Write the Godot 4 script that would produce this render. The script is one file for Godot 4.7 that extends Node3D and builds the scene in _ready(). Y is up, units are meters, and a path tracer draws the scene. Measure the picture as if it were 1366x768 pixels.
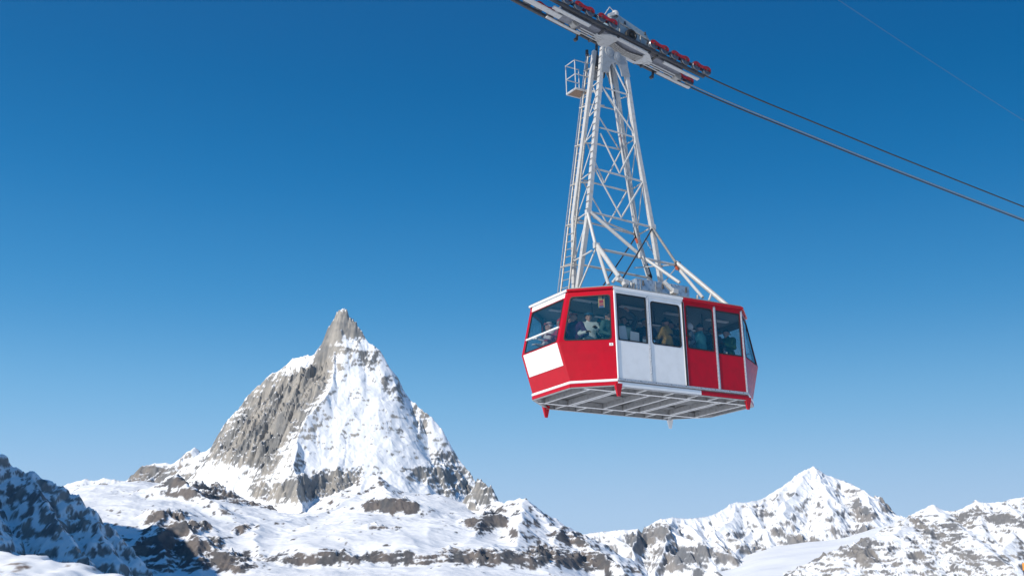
extends Node3D
# A red and white cable car hanging over snow, with a rocky pyramid of a mountain and a snowy range behind it. Metres, y up.

const EYE := Vector3(0, 1.7, 0)
var used := {}

# ---------------------------------------------------------------- shapes
class Shape:
	var v := PackedVector3Array()
	var n := PackedVector3Array()
	var col := PackedColorArray()
	var tint := Color.WHITE
	var tinted := false

	func vert(p: Vector3, q: Vector3) -> void:
		v.append(p)
		n.append(q)
		if tinted:
			col.append(tint)

	func tri_n(a: Vector3, b: Vector3, c: Vector3, na: Vector3, nb: Vector3, nc: Vector3) -> void:
		if (b - a).cross(c - a).dot(na + nb + nc) < 0.0:
			vert(a, na); vert(b, nb); vert(c, nc)
		else:
			vert(a, na); vert(c, nc); vert(b, nb)

	func tri(a: Vector3, b: Vector3, c: Vector3, out: Vector3) -> void:
		var g := (b - a).cross(c - a).normalized()
		if g.dot(out) < 0.0:
			g = -g
		tri_n(a, b, c, g, g, g)

	func quad(a: Vector3, b: Vector3, c: Vector3, d: Vector3, out: Vector3) -> void:
		tri(a, b, c, out)
		tri(a, c, d, out)

	# a sweep of a closed profile between two points, flat sided with closed ends
	func sweep(a: Vector3, b: Vector3, ring: PackedVector2Array, up: Vector3, far_scale := 1.0, smooth := false) -> void:
		var z := (b - a).normalized()
		var x := up.cross(z)
		if x.length() < 0.01:
			x = Vector3(1, 0, 0.01).cross(z)
		x = x.normalized()
		var y := z.cross(x)
		var k := ring.size()
		var mid := (a + b) / 2.0
		for i in k:
			var p := ring[i]
			var q := ring[(i + 1) % k]
			var a0 := a + x * p.x + y * p.y
			var a1 := a + x * q.x + y * q.y
			var b0 := b + (x * p.x + y * p.y) * far_scale
			var b1 := b + (x * q.x + y * q.y) * far_scale
			if smooth:
				var n0 := (x * p.x + y * p.y).normalized()
				var n1 := (x * q.x + y * q.y).normalized()
				tri_n(a0, a1, b1, n0, n1, n1)
				tri_n(a0, b1, b0, n0, n1, n0)
			else:
				quad(a0, a1, b1, b0, (a0 + a1 + b0 + b1) / 4.0 - mid - z * ((a0 + a1 + b0 + b1) / 4.0 - mid).dot(z))
			if i > 0 and i < k - 1:
				tri(a + x * ring[0].x + y * ring[0].y, a0, a1, -z)
				tri(b + (x * ring[0].x + y * ring[0].y) * far_scale, b0, b1, z)

	func beam(a: Vector3, b: Vector3, w: float, h: float, up := Vector3.UP, bevel := 0.012) -> void:
		var c := minf(bevel, minf(w, h) * 0.3)
		var x := w / 2.0
		var y := h / 2.0
		sweep(a, b, PackedVector2Array([Vector2(-x + c, -y), Vector2(x - c, -y), Vector2(x, -y + c), Vector2(x, y - c), Vector2(x - c, y), Vector2(-x + c, y), Vector2(-x, y - c), Vector2(-x, -y + c)]), up)

	func tube(a: Vector3, b: Vector3, r: float, sides := 10, taper := 1.0) -> void:
		var ring := PackedVector2Array()
		for i in sides:
			ring.append(Vector2(cos(TAU * i / sides), sin(TAU * i / sides)) * r)
		sweep(a, b, ring, Vector3(0.13, 1, 0.21), taper, true)

	func pipe(points: Array, r: float, sides := 8) -> void:
		for i in points.size() - 1:
			tube(points[i], points[i + 1], r, sides)

	# a solid of revolution: profile of (distance along the axis, radius)
	func lathe(at: Vector3, axis: Vector3, profile: Array, sides := 20) -> void:
		var z := axis.normalized()
		var x := z.cross(Vector3(0.3, 1, 0.2)).normalized()
		var y := z.cross(x)
		for j in profile.size() - 1:
			var p: Vector2 = profile[j]
			var q: Vector2 = profile[j + 1]
			var slope := Vector2(q.y - p.y, -(q.x - p.x))
			for i in sides:
				var d0 := x * cos(TAU * i / sides) + y * sin(TAU * i / sides)
				var d1 := x * cos(TAU * (i + 1) / sides) + y * sin(TAU * (i + 1) / sides)
				var n0 := (-z * slope.x - d0 * slope.y).normalized()
				var n1 := (-z * slope.x - d1 * slope.y).normalized()
				if p.y > 0.0001:
					tri_n(at + z * p.x + d0 * p.y, at + z * p.x + d1 * p.y, at + z * q.x + d1 * q.y, n0, n1, n1)
				if q.y > 0.0001:
					tri_n(at + z * p.x + d0 * p.y, at + z * q.x + d1 * q.y, at + z * q.x + d0 * q.y, n0, n1, n0)

	# a flat outline given thickness
	func slab(outline: PackedVector3Array, depth: Vector3) -> void:
		var mid := Vector3.ZERO
		for p in outline:
			mid += p / outline.size()
		var flat := PackedVector2Array()
		var g := Vector3.ZERO
		for i in outline.size():
			g += (outline[i] - mid).cross(outline[(i + 1) % outline.size()] - mid)
		g = g.normalized()
		var x := (outline[1] - outline[0]).normalized()
		var y := g.cross(x)
		for p in outline:
			flat.append(Vector2((p - mid).dot(x), (p - mid).dot(y)))
		var t := Geometry2D.triangulate_polygon(flat)
		for i in range(0, t.size(), 3):
			tri(outline[t[i]], outline[t[i + 1]], outline[t[i + 2]], -depth)
			tri(outline[t[i]] + depth, outline[t[i + 1]] + depth, outline[t[i + 2]] + depth, depth)
		for i in outline.size():
			var a := outline[i]
			var b := outline[(i + 1) % outline.size()]
			quad(a, b, b + depth, a + depth, (b - a).cross(g))

	func mesh() -> ArrayMesh:
		var arrays := []
		arrays.resize(Mesh.ARRAY_MAX)
		arrays[Mesh.ARRAY_VERTEX] = v
		arrays[Mesh.ARRAY_NORMAL] = n
		if tinted:
			arrays[Mesh.ARRAY_COLOR] = col
		var m := ArrayMesh.new()
		m.add_surface_from_arrays(Mesh.PRIMITIVE_TRIANGLES, arrays)
		return m

func put(called: String, s: Shape, m: Material, parent: Node) -> MeshInstance3D:
	var o := MeshInstance3D.new()
	o.name = called
	o.mesh = s.mesh()
	o.material_override = m
	parent.add_child(o, true)
	fix_name(o, called, parent)
	return o

# repeats read brace, brace_001, brace_002 ...
func fix_name(o: Node, called: String, parent: Node) -> void:
	var key := "%d/%s" % [parent.get_instance_id(), called]
	var k: int = used.get(key, 0)
	used[key] = k + 1
	o.name = called if k == 0 else "%s_%03d" % [called, k]

func tag(o: Node, label: String, category: String, group := "", kind := "") -> Node:
	o.set_meta("label", label)
	o.set_meta("category", category)
	if group:
		o.set_meta("group", group)
	if kind:
		o.set_meta("kind", kind)
	return o

func thing(called: String, at := Vector3.ZERO) -> Node3D:
	var o := Node3D.new()
	o.name = called
	add_child(o, true)
	fix_name(o, called, self)
	o.position = at
	return o

func paint(c: Color, rough := 0.5, metal := 0.0) -> StandardMaterial3D:
	var m := StandardMaterial3D.new()
	m.albedo_color = c.linear_to_srgb()   # the colours given here are linear base colours
	m.roughness = rough
	m.metallic = metal
	return m

func noise(kind: int, size: float, octaves: int, seed_no: int, fractal := FastNoiseLite.FRACTAL_FBM) -> FastNoiseLite:
	var f := FastNoiseLite.new()
	f.noise_type = kind
	f.frequency = 1.0 / size
	f.fractal_octaves = octaves
	f.fractal_type = fractal
	f.seed = seed_no
	return f

# grime: a seamless texture between two tones of one paint, laid on in the object's own space
func worn(c: Color, dirt: Color, size: float, rough: float, seed_no: int, share := 0.35, metal := 0.0) -> StandardMaterial3D:
	var m := paint(Color.WHITE, rough, metal)
	var t := NoiseTexture2D.new()
	t.width = 256
	t.height = 256
	t.seamless = true
	t.noise = noise(FastNoiseLite.TYPE_SIMPLEX, 60.0, 5, seed_no)
	var g := Gradient.new()
	g.set_color(0, dirt.linear_to_srgb())
	g.set_color(1, c.linear_to_srgb())
	g.set_offset(0, 0.08)
	g.set_offset(1, share)
	t.color_ramp = g
	m.albedo_texture = t
	m.uv1_triplanar = true
	m.uv1_scale = Vector3.ONE / size
	return m

# ---------------------------------------------------------------- mountains
class Land:
	# ridge lines that fall away on both sides, on top of an optional lattice of heights
	var seg: Array[PackedFloat32Array] = []
	var marks: Array[PackedFloat32Array] = []     # rock (+) and snow (-) places on the face: x, y, radius x, radius y, weight
	var xs := PackedFloat32Array()
	var zs := PackedFloat32Array()
	var heights := PackedFloat32Array()
	var norms := PackedVector3Array()
	var cols := PackedColorArray()
	var steep: FastNoiseLite
	var rough: FastNoiseLite
	var flute: FastNoiseLite
	var patch: FastNoiseLite
	var hue: FastNoiseLite
	var steep_by := 50.0
	var rough_by := 8.0
	var flute_by := 12.0
	var strata := 0.0
	var strata_h := 40.0
	var bend := 40.0
	var rock_at := 1.0
	var soft := 0.18
	var patchy := 0.5
	var rock_a := Color(0.30, 0.26, 0.22)
	var rock_b := Color(0.19, 0.185, 0.185)
	var snow := Color(0.87, 0.885, 0.91)
	var curve := 6000.0
	var rows: Array = []           # lattice: distances, columns, heights
	var lat_d := PackedFloat32Array()
	var lat_u := PackedFloat32Array()
	var lat_h := PackedFloat32Array()
	var lat_rough := 0.35
	var swell: FastNoiseLite
	var crag: FastNoiseLite
	var grain: FastNoiseLite
	var grain_by := 0.0           # slanting ribs in bare rock
	var grain_dir := Vector2(0, 1) # the way they run, seen from above
	var crag_by := 0.0            # blocky steps in bare rock
	var swell_by := 0.0
	var streak: FastNoiseLite
	var streaky := 0.3
	var edge_far := 120.0
	var edge_rough := 0.12        # how broken the crest lines are
	var bare := 1.0               # how rough open snow is, beside rock
	var outcrop := 0.0            # how far rock places stand out of the snow
	var bands: Array = []
	const BAND := 8

	func ridge(points: Array, front: float, back: float, weight := 1.0) -> void:
		var run := 0.0
		for i in points.size() - 1:
			var a: Vector3 = points[i]
			var b: Vector3 = points[i + 1]
			seg.append(PackedFloat32Array([a.x, a.z, a.y, b.x, b.z, b.y, front, back, run, weight]))
			run += Vector2(a.x - b.x, a.z - b.z).length() + 0.01

	# side ridges that run down from a ridge towards the viewer, each bent and stepped a little
	func spurs(points: Array, every: float, long: float, fall: float, side: float, seed_no: int, twist := 0.5) -> void:
		var rng := RandomNumberGenerator.new()
		rng.seed = seed_no
		for i in points.size() - 1:
			var a: Vector3 = points[i]
			var b: Vector3 = points[i + 1]
			var k := maxi(1, int(Vector2(a.x - b.x, a.z - b.z).length() / every))
			for j in k:
				var p := a.lerp(b, (j + rng.randf_range(0.1, 0.9)) / k)
				var turn := rng.randf_range(-twist, twist)
				var line := [p - Vector3(0, rng.randf_range(2, 18), 0)]
				var l := long * rng.randf_range(0.45, 1.2)
				for s in 4:
					var f := fall * rng.randf_range(0.55, 1.3)
					p += Vector3(sin(turn), 0, cos(turn)) * l / 4.0
					p.y -= f * l / 4.0
					turn += rng.randf_range(-0.35, 0.35)
					line.append(p)
				ridge(line, side, side, 1.0)

	func lattice(x: float, z: float) -> float:
		if lat_d.is_empty():
			return -1.0e6
		var d := -z
		var u := x / d
		var i := clampi(lat_u.bsearch(u) - 1, 0, lat_u.size() - 2)
		var j := 0
		while j < lat_d.size() - 2 and d < lat_d[j + 1]:
			j += 1
		var fu := clampf((u - lat_u[i]) / (lat_u[i + 1] - lat_u[i]), 0.0, 1.0)
		var fd := clampf((lat_d[j] - d) / (lat_d[j] - lat_d[j + 1]), 0.0, 1.0)
		var w := lat_u.size()
		var out := PackedFloat32Array([0, 0, 0, 0])
		for q in 4:
			var r := clampi(j - 1 + q, 0, lat_d.size() - 1) * w
			out[q] = cubic_interpolate(lat_h[r + i], lat_h[r + i + 1], lat_h[r + maxi(i - 1, 0)], lat_h[r + mini(i + 2, w - 1)], fu)
		return lerpf(out[1], out[2], fd * fd * (3.0 - 2.0 * fd) * 0.5 + fd * 0.5)

	func band_heights(band: int) -> void:
		var j0 := band * BAND
		var j1 := mini(j0 + BAND, zs.size())
		var out := PackedFloat32Array()
		out.resize((j1 - j0) * xs.size())
		var near := PackedInt32Array()
		var spots: Array[PackedFloat32Array] = []
		for i in xs.size():
			if i % 8 == 0:       # which ridges can matter in this block
				near = PackedInt32Array()
				spots = marks_between(xs[i], xs[mini(i + 8, xs.size() - 1)])
				var cx := xs[mini(i + 4, xs.size() - 1)]
				var cz := zs[mini(j0 + 4, zs.size() - 1)]
				var reach := maxf(absf(xs[mini(i + 8, xs.size() - 1)] - xs[i]), absf(zs[j1 - 1] - zs[j0])) * 1.1 + bend
				var best := -1.0e9
				var val := PackedFloat32Array()
				for s in seg:
					var r := on(s, cx, cz)
					val.append(r.x)
					best = maxf(best, r.x)
				for s in seg.size():
					if val[s] > best - reach * 3.2 - 30.0:
						near.append(s)
			for j in range(j0, j1):
				out[(j - j0) * xs.size() + i] = height(xs[i], zs[j], near, spots)
		bands[band] = out

	func marks_between(x0: float, x1: float) -> Array[PackedFloat32Array]:
		var out: Array[PackedFloat32Array] = []
		for m in marks:
			if m[0] + 2.0 * m[2] > x0 and m[0] - 2.0 * m[2] < x1:
				out.append(m)
		return out

	func marked(spots: Array[PackedFloat32Array], x: float, h: float) -> float:
		var s := 0.0
		for m in spots:
			var ax := (x - m[0]) / m[2]
			var ay := (h - m[1]) / m[3]
			var a := ax * ax + ay * ay
			if a < 4.0:
				s += m[4] * (1.0 - a / 4.0) * (1.0 - a / 4.0)
		return s

	# (height, distance, place along, weight) given by one ridge
	func on(s: PackedFloat32Array, x: float, z: float) -> Vector4:
		var ex := s[3] - s[0]
		var ez := s[4] - s[1]
		var t := clampf(((x - s[0]) * ex + (z - s[1]) * ez) / (ex * ex + ez * ez + 0.001), 0.0, 1.0)
		var dx := x - s[0] - ex * t
		var dz := z - s[1] - ez * t
		var d := sqrt(dx * dx + dz * dz)
		var k := lerpf(s[7], s[6], 0.5 + 0.5 * dz / (d + 0.01))
		return Vector4(lerpf(s[2], s[5], t) - k * d * curve / (curve + d), d, s[8] + t * sqrt(ex * ex + ez * ez), s[9])

	func height(x0: float, z0: float, near: PackedInt32Array, spots: Array[PackedFloat32Array]) -> float:
		var x := x0 + swell.get_noise_2d(x0 * 2.0 + 900.0, z0 * 2.0) * bend
		var z := z0 + swell.get_noise_2d(x0 * 2.0, z0 * 2.0 + 700.0) * bend
		var best := Vector4(-1.0e6, 1000, 0, 0)
		var second := -1.0e6
		for s in near:
			var r := on(seg[s], x, z)
			if r.x > best.x:
				second = best.x
				best = r
			elif r.x > second:
				second = r.x
		var far := clampf(best.y / edge_far, edge_rough, 1.0)
		var h := best.x
		var gap := h - second
		if gap < 24.0:
			h += (24.0 - gap) * (24.0 - gap) / 96.0
		var calm := bare
		var base := lattice(x0, z0)
		if base > h - 60.0:
			var t := clampf((h - base) / 60.0 * 0.5 + 0.5, 0.0, 1.0)
			calm = lerpf(lat_rough, bare, t)
			h = lerpf(base, h, t) + 15.0 * t * (1.0 - t)
		var o := 0.0
		if outcrop > 0.0:
			o = marked(spots, x0, h)
			if o > 0.0:
				calm = maxf(calm, minf(o * 1.2, 1.15))
				h += minf(o, 1.2) * outcrop
		if crag_by > 0.0:
			var along := best.z if best.x > base else x0
			var down := best.y if best.x > base else z0
			h += (crag.get_noise_2d(along * 1.5, down * 0.55) + 0.5 * crag.get_noise_2d(along * 3.4 + 500.0, down * 1.7)) * crag_by * clampf(maxf(calm * 0.5 - 0.1, o), 0.0, 1.2) * far
		if grain_by > 0.0:
			var ac := x0 * grain_dir.y - z0 * grain_dir.x
			var al := x0 * grain_dir.x + z0 * grain_dir.y
			h += grain.get_noise_2d(ac, al * 0.2) * grain_by * clampf(maxf(calm * 0.6 - 0.1, o), 0.0, 1.1) * far
		if swell_by > 0.0:
			h += swell.get_noise_2d(x0, z0) * swell_by
		h += steep.get_noise_2d(x0, z0) * steep_by * far * calm
		h += flute.get_noise_2d(best.z, best.y * 0.16) * flute_by * far * calm
		h += rough.get_noise_2d(x0, z0) * rough_by * (0.35 + 0.65 * far) * calm
		if strata > 0.0:
			var q := (h + rough.get_noise_2d(x0 * 0.07, z0 * 0.07) * strata_h * 0.8) / strata_h
			var f := q - floorf(q)
			h += (smoothstep(0.25, 0.75, f) - f) * strata_h * strata * clampf(calm * 1.4 - 0.2, 0.0, 1.0)
		return h

	func band_colours(band: int) -> void:
		var j0 := band * BAND
		var j1 := mini(j0 + BAND, zs.size())
		var w := xs.size()
		var nn := PackedVector3Array()
		var cc := PackedColorArray()
		var spots: Array[PackedFloat32Array] = []
		for j in range(j0, j1):
			var ja := maxi(j - 1, 0)
			var jb := mini(j + 1, zs.size() - 1)
			for i in w:
				var ia := maxi(i - 1, 0)
				var ib := mini(i + 1, w - 1)
				var h := heights[j * w + i]
				var gx := (heights[j * w + ib] - heights[j * w + ia]) / (xs[ib] - xs[ia])
				var gz := (heights[jb * w + i] - heights[ja * w + i]) / (zs[jb] - zs[ja])
				nn.append(Vector3(-gx, 1.0, -gz).normalized())
				var x := xs[i]
				var z := zs[j]
				var s := sqrt(gx * gx + gz * gz) + patch.get_noise_2d(x, h * 1.3) * patchy
				var ac := x * grain_dir.y - z * grain_dir.x
				var al := x * grain_dir.x + z * grain_dir.y
				s += (streak.get_noise_2d(x * 0.35 + z * 0.2, h * 2.2) * 0.6 + streak.get_noise_2d(ac * 1.4, al * 0.22 + 300.0) * 0.6) * streaky
				if i % 16 == 0:
					spots = marks_between(x, xs[mini(i + 16, w - 1)])
				s += marked(spots, x, h)
				var k := smoothstep(rock_at - soft, rock_at + soft, s)
				var q := clampf(0.5 + (hue.get_noise_2d(ac * 1.3, al * 0.3) + 0.4 * hue.get_noise_2d(x, h * 3.0)) * 1.5, 0.0, 1.0)
				var g := 1.0 + 0.35 * rough.get_noise_3d(x * 3.0, h * 3.0, z * 3.0)
				var rock := rock_a.lerp(rock_b, q) * g
				cc.append(snow.lerp(rock, k))
		bands[band] = [nn, cc]

	func build() -> ArrayMesh:
		var count := (zs.size() + BAND - 1) / BAND
		bands.resize(count)
		WorkerThreadPool.wait_for_group_task_completion(WorkerThreadPool.add_group_task(band_heights, count))
		for b in bands:
			heights.append_array(b)
		WorkerThreadPool.wait_for_group_task_completion(WorkerThreadPool.add_group_task(band_colours, count))
		for b in bands:
			norms.append_array(b[0])
			cols.append_array(b[1])
		bands.clear()
		var w := xs.size()
		var pts := PackedVector3Array()
		pts.resize(w * zs.size())
		var index := PackedInt32Array()
		for j in zs.size():
			for i in w:
				pts[j * w + i] = Vector3(xs[i], heights[j * w + i], zs[j])
		for j in zs.size() - 1:
			for i in w - 1:
				var a := j * w + i
				if maxf(maxf(heights[a], heights[a + 1]), maxf(heights[a + w], heights[a + w + 1])) < -40.0:
					continue      # well under the snow field
				index.append_array([a, a + 1, a + w, a + 1, a + w + 1, a + w] if (i + j) % 2 else [a, a + w + 1, a + w, a, a + 1, a + w + 1])
		var arrays := []
		arrays.resize(Mesh.ARRAY_MAX)
		arrays[Mesh.ARRAY_VERTEX] = pts
		arrays[Mesh.ARRAY_NORMAL] = norms
		arrays[Mesh.ARRAY_COLOR] = cols
		arrays[Mesh.ARRAY_INDEX] = index
		var m := ArrayMesh.new()
		m.add_surface_from_arrays(Mesh.PRIMITIVE_TRIANGLES, arrays)
		return m

# z from far to near, so that both triangles face up
func span(a: float, b: float, step: float) -> PackedFloat32Array:
	var out := PackedFloat32Array()
	var k := maxi(2, int(absf(b - a) / step))
	for i in k + 1:
		out.append(lerpf(a, b, float(i) / k))
	return out

func land(seed_no: int, big: float, small: float) -> Land:
	var l := Land.new()
	l.steep = noise(FastNoiseLite.TYPE_SIMPLEX, big, 6, seed_no, FastNoiseLite.FRACTAL_RIDGED)
	l.rough = noise(FastNoiseLite.TYPE_SIMPLEX, small, 5, seed_no + 1)
	l.rough.fractal_gain = 0.6
	l.flute = noise(FastNoiseLite.TYPE_SIMPLEX, small * 1.5, 4, seed_no + 2, FastNoiseLite.FRACTAL_RIDGED)
	l.flute.fractal_gain = 0.6
	l.patch = noise(FastNoiseLite.TYPE_SIMPLEX, small * 2.5, 6, seed_no + 3)
	l.patch.fractal_gain = 0.65
	l.streak = noise(FastNoiseLite.TYPE_SIMPLEX, small * 1.2, 4, seed_no + 5)
	l.swell = noise(FastNoiseLite.TYPE_SIMPLEX_SMOOTH, big * 1.3, 2, seed_no + 6)
	l.swell.fractal_gain = 0.35
	l.grain = noise(FastNoiseLite.TYPE_SIMPLEX, big * 0.45, 4, seed_no + 8, FastNoiseLite.FRACTAL_RIDGED)
	l.grain.fractal_gain = 0.55
	l.crag = noise(FastNoiseLite.TYPE_CELLULAR, small * 1.6, 1, seed_no + 7, FastNoiseLite.FRACTAL_NONE)
	l.crag.cellular_return_type = FastNoiseLite.RETURN_CELL_VALUE
	l.crag.domain_warp_enabled = true
	l.crag.domain_warp_amplitude = small * 0.7
	l.crag.domain_warp_frequency = 1.0 / (small * 1.5)
	l.hue = noise(FastNoiseLite.TYPE_SIMPLEX, big * 0.6, 5, seed_no + 4)
	return l

func finish(l: Land, called: String, label: String, m: Material) -> MeshInstance3D:
	var o := MeshInstance3D.new()
	o.mesh = l.build()
	o.material_override = m
	add_child(o, true)
	fix_name(o, called, self)
	tag(o, label, "mountain" if called == "mountain" else "snow field" if called == "glacier" else "ridge", "", "structure")
	return o

# ---------------------------------------------------------------- the cable car
# Everything in the car's own axes: x along the cable (away from the viewer to the right), y up from the floor, z across it.
const A := 2.31        # half the straight side
const W := 1.758       # half the width
const E_TOP := Vector2(3.231, 0.933)
const E_BELT := Vector2(3.587, 0.933)
const E_LOW := Vector2(3.266, 0.933)
const BELT := 1.05
const H := 2.5

var red: Material
var white: Material
var alu: Material
var glass: Material
var rubber: Material
var lining: Material
var steel: Material
var dark_steel: Material
var white_steel: Material
var frame_grey: Material
var floor_grey: Material
var bogie_red: Material
var flange_grey: Material
var shade_grey: Material

class Patch:
	var p00: Vector3
	var p10: Vector3
	var p11: Vector3
	var p01: Vector3
	var out: Vector3
	func _init(a: Vector3, b: Vector3, c: Vector3, d: Vector3) -> void:
		p00 = a; p10 = b; p11 = c; p01 = d
		out = (c - a).cross(d - b).normalized()
	func at(u: float, v: float, lift := 0.0) -> Vector3:
		return p00.lerp(p10, u).lerp(p01.lerp(p11, u), v) + out * lift

# the outline of a round-cornered opening and, point for point, of the rectangle round it
func loops(u0: float, v0: float, u1: float, v1: float, ru: float, rv: float) -> Array:
	var inner := PackedVector2Array()
	var outer := PackedVector2Array()
	var corners := [[u1, v1, 1, 1, 0.0], [u0, v1, -1, 1, PI / 2], [u0, v0, -1, -1, PI], [u1, v0, 1, -1, PI * 1.5]]
	for c in corners:
		for k in 5:
			var a: float = c[4] + PI / 2 * k / 4.0
			var p := Vector2(c[0] - c[2] * ru + cos(a) * ru, c[1] - c[3] * rv + sin(a) * rv)
			inner.append(p)
			var cu: float = 1.0 if c[2] > 0 else 0.0
			var cv: float = 1.0 if c[3] > 0 else 0.0
			var on_u: bool = (k < 2) == (c[2] * c[3] > 0)
			outer.append(Vector2(cu, cv) if k == 2 else Vector2(cu, p.y) if on_u else Vector2(p.x, cv))
	return [inner, outer]

# a wall panel with a glazed opening
func window_wall(called: String, w: Patch, hole: Rect2, radius: float, m: Material, parent: Node, label := "") -> MeshInstance3D:
	var lu := (w.p10 - w.p00).length()
	var lv := (w.p01 - w.p00).length()
	var l := loops(hole.position.x, hole.position.y, hole.end.x, hole.end.y, radius / lu, radius / lv)
	var inn: PackedVector2Array = l[0]
	var ou: PackedVector2Array = l[1]
	var s := Shape.new()
	var li := Shape.new()
	var g := Shape.new()
	var k := inn.size()
	var mid := hole.get_center()
	for i in k:
		var a := inn[i]
		var b := inn[(i + 1) % k]
		var c := ou[i]
		var d := ou[(i + 1) % k]
		s.quad(w.at(a.x, a.y), w.at(b.x, b.y), w.at(d.x, d.y), w.at(c.x, c.y), w.out)
		s.quad(w.at(a.x, a.y), w.at(b.x, b.y), w.at(b.x, b.y, -0.04), w.at(a.x, a.y, -0.04), w.at(mid.x, mid.y) - w.at(a.x, a.y))
		s.quad(w.at(c.x, c.y), w.at(d.x, d.y), w.at(d.x, d.y, -0.04), w.at(c.x, c.y, -0.04), w.at(c.x, c.y) - w.at(mid.x, mid.y))
		li.quad(w.at(a.x, a.y, -0.04), w.at(b.x, b.y, -0.04), w.at(d.x, d.y, -0.04), w.at(c.x, c.y, -0.04), -w.out)
		# rubber seal, standing 7 mm proud
		var t := Vector2(0.032 / lu, 0.032 / lv)
		var a1 := a + (mid - a).sign() * t
		var b1 := b + (mid - b).sign() * t
		g.quad(w.at(a.x, a.y, 0.007), w.at(b.x, b.y, 0.007), w.at(b1.x, b1.y, 0.007), w.at(a1.x, a1.y, 0.007), w.out)
		g.quad(w.at(a.x, a.y, 0.007), w.at(b.x, b.y, 0.007), w.at(b.x, b.y, -0.004), w.at(a.x, a.y, -0.004), w.at(a.x, a.y) - w.at(mid.x, mid.y))
		g.quad(w.at(a1.x, a1.y, 0.007), w.at(b1.x, b1.y, 0.007), w.at(b1.x, b1.y, -0.016), w.at(a1.x, a1.y, -0.016), w.at(mid.x, mid.y) - w.at(a.x, a.y))
	var o := put(called, s, m, parent)
	if label:
		o.set_meta("label", label)
	put("lining", li, lining, o)
	put("seal", g, rubber, o)
	var p := Shape.new()
	for i in k:
		p.tri(w.at(mid.x, mid.y, -0.014), w.at(inn[i].x, inn[i].y, -0.014), w.at(inn[(i + 1) % k].x, inn[(i + 1) % k].y, -0.014), w.out)
	put("window", p, glass, o)
	return o

func plain_wall(called: String, w: Patch, m: Material, parent: Node, thick := 0.04, lift := 0.0) -> MeshInstance3D:
	var s := Shape.new()
	var n := 4
	for i in n:
		for j in n:
			var u0 := float(i) / n
			var v0 := float(j) / n
			var d := 1.0 / n
			s.quad(w.at(u0, v0, lift), w.at(u0 + d, v0, lift), w.at(u0 + d, v0 + d, lift), w.at(u0, v0 + d, lift), w.out)
			s.quad(w.at(u0, v0, lift - thick), w.at(u0 + d, v0, lift - thick), w.at(u0 + d, v0 + d, lift - thick), w.at(u0, v0 + d, lift - thick), -w.out)
	for e in [[0, 0, 1, 0], [1, 0, 1, 1], [1, 1, 0, 1], [0, 1, 0, 0]]:
		var a := w.at(e[0], e[1], lift)
		var b := w.at(e[2], e[3], lift)
		s.quad(a, b, w.at(e[2], e[3], lift - thick), w.at(e[0], e[1], lift - thick), (a + b) / 2.0 - w.at(0.5, 0.5))
	return put(called, s, m, parent)

func part_of(w: Patch, u0: float, v0: float, u1: float, v1: float) -> Patch:
	return Patch.new(w.at(u0, v0), w.at(u1, v0), w.at(u1, v1), w.at(u0, v1))

func rope_at(x: float) -> float:
	var known := [[-60.0, 28.4], [-20.0, 16.6], [-8.0, 13.52], [-2.7, 12.2], [0.3, 11.6], [3.4, 11.03], [8.7, 10.4], [19.7, 9.32], [40.0, 7.5], [110.0, 3.4]]
	var i := 0
	while i < known.size() - 2 and x > known[i + 1][0]:
		i += 1
	var p: Array = known[i]
	var q: Array = known[i + 1]
	var before: Array = known[maxi(i - 1, 0)]
	var after: Array = known[mini(i + 2, known.size() - 1)]
	return cubic_interpolate_in_time(p[1], q[1], before[1], after[1], (x - p[0]) / (q[0] - p[0]), q[0] - p[0], before[0] - p[0], after[0] - p[0]) if i > 0 and i < known.size() - 2 else lerpf(p[1], q[1], (x - p[0]) / (q[0] - p[0]))

func on_rope(x: float, z: float, up := 0.0) -> Vector3:
	return Vector3(x, rope_at(x) + up, z)

func curved(s: Shape, x0: float, x1: float, z: float, up: float, w: float, h: float, steps := 8) -> void:
	for i in steps:
		var a := on_rope(lerpf(x0, x1, float(i) / steps), z, up)
		var b := on_rope(lerpf(x0, x1, float(i + 1) / steps), z, up)
		s.beam(a, b + (b - a) * 0.03, w - 0.0005 * (i % 2), h - 0.0005 * (i % 2))

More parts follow.
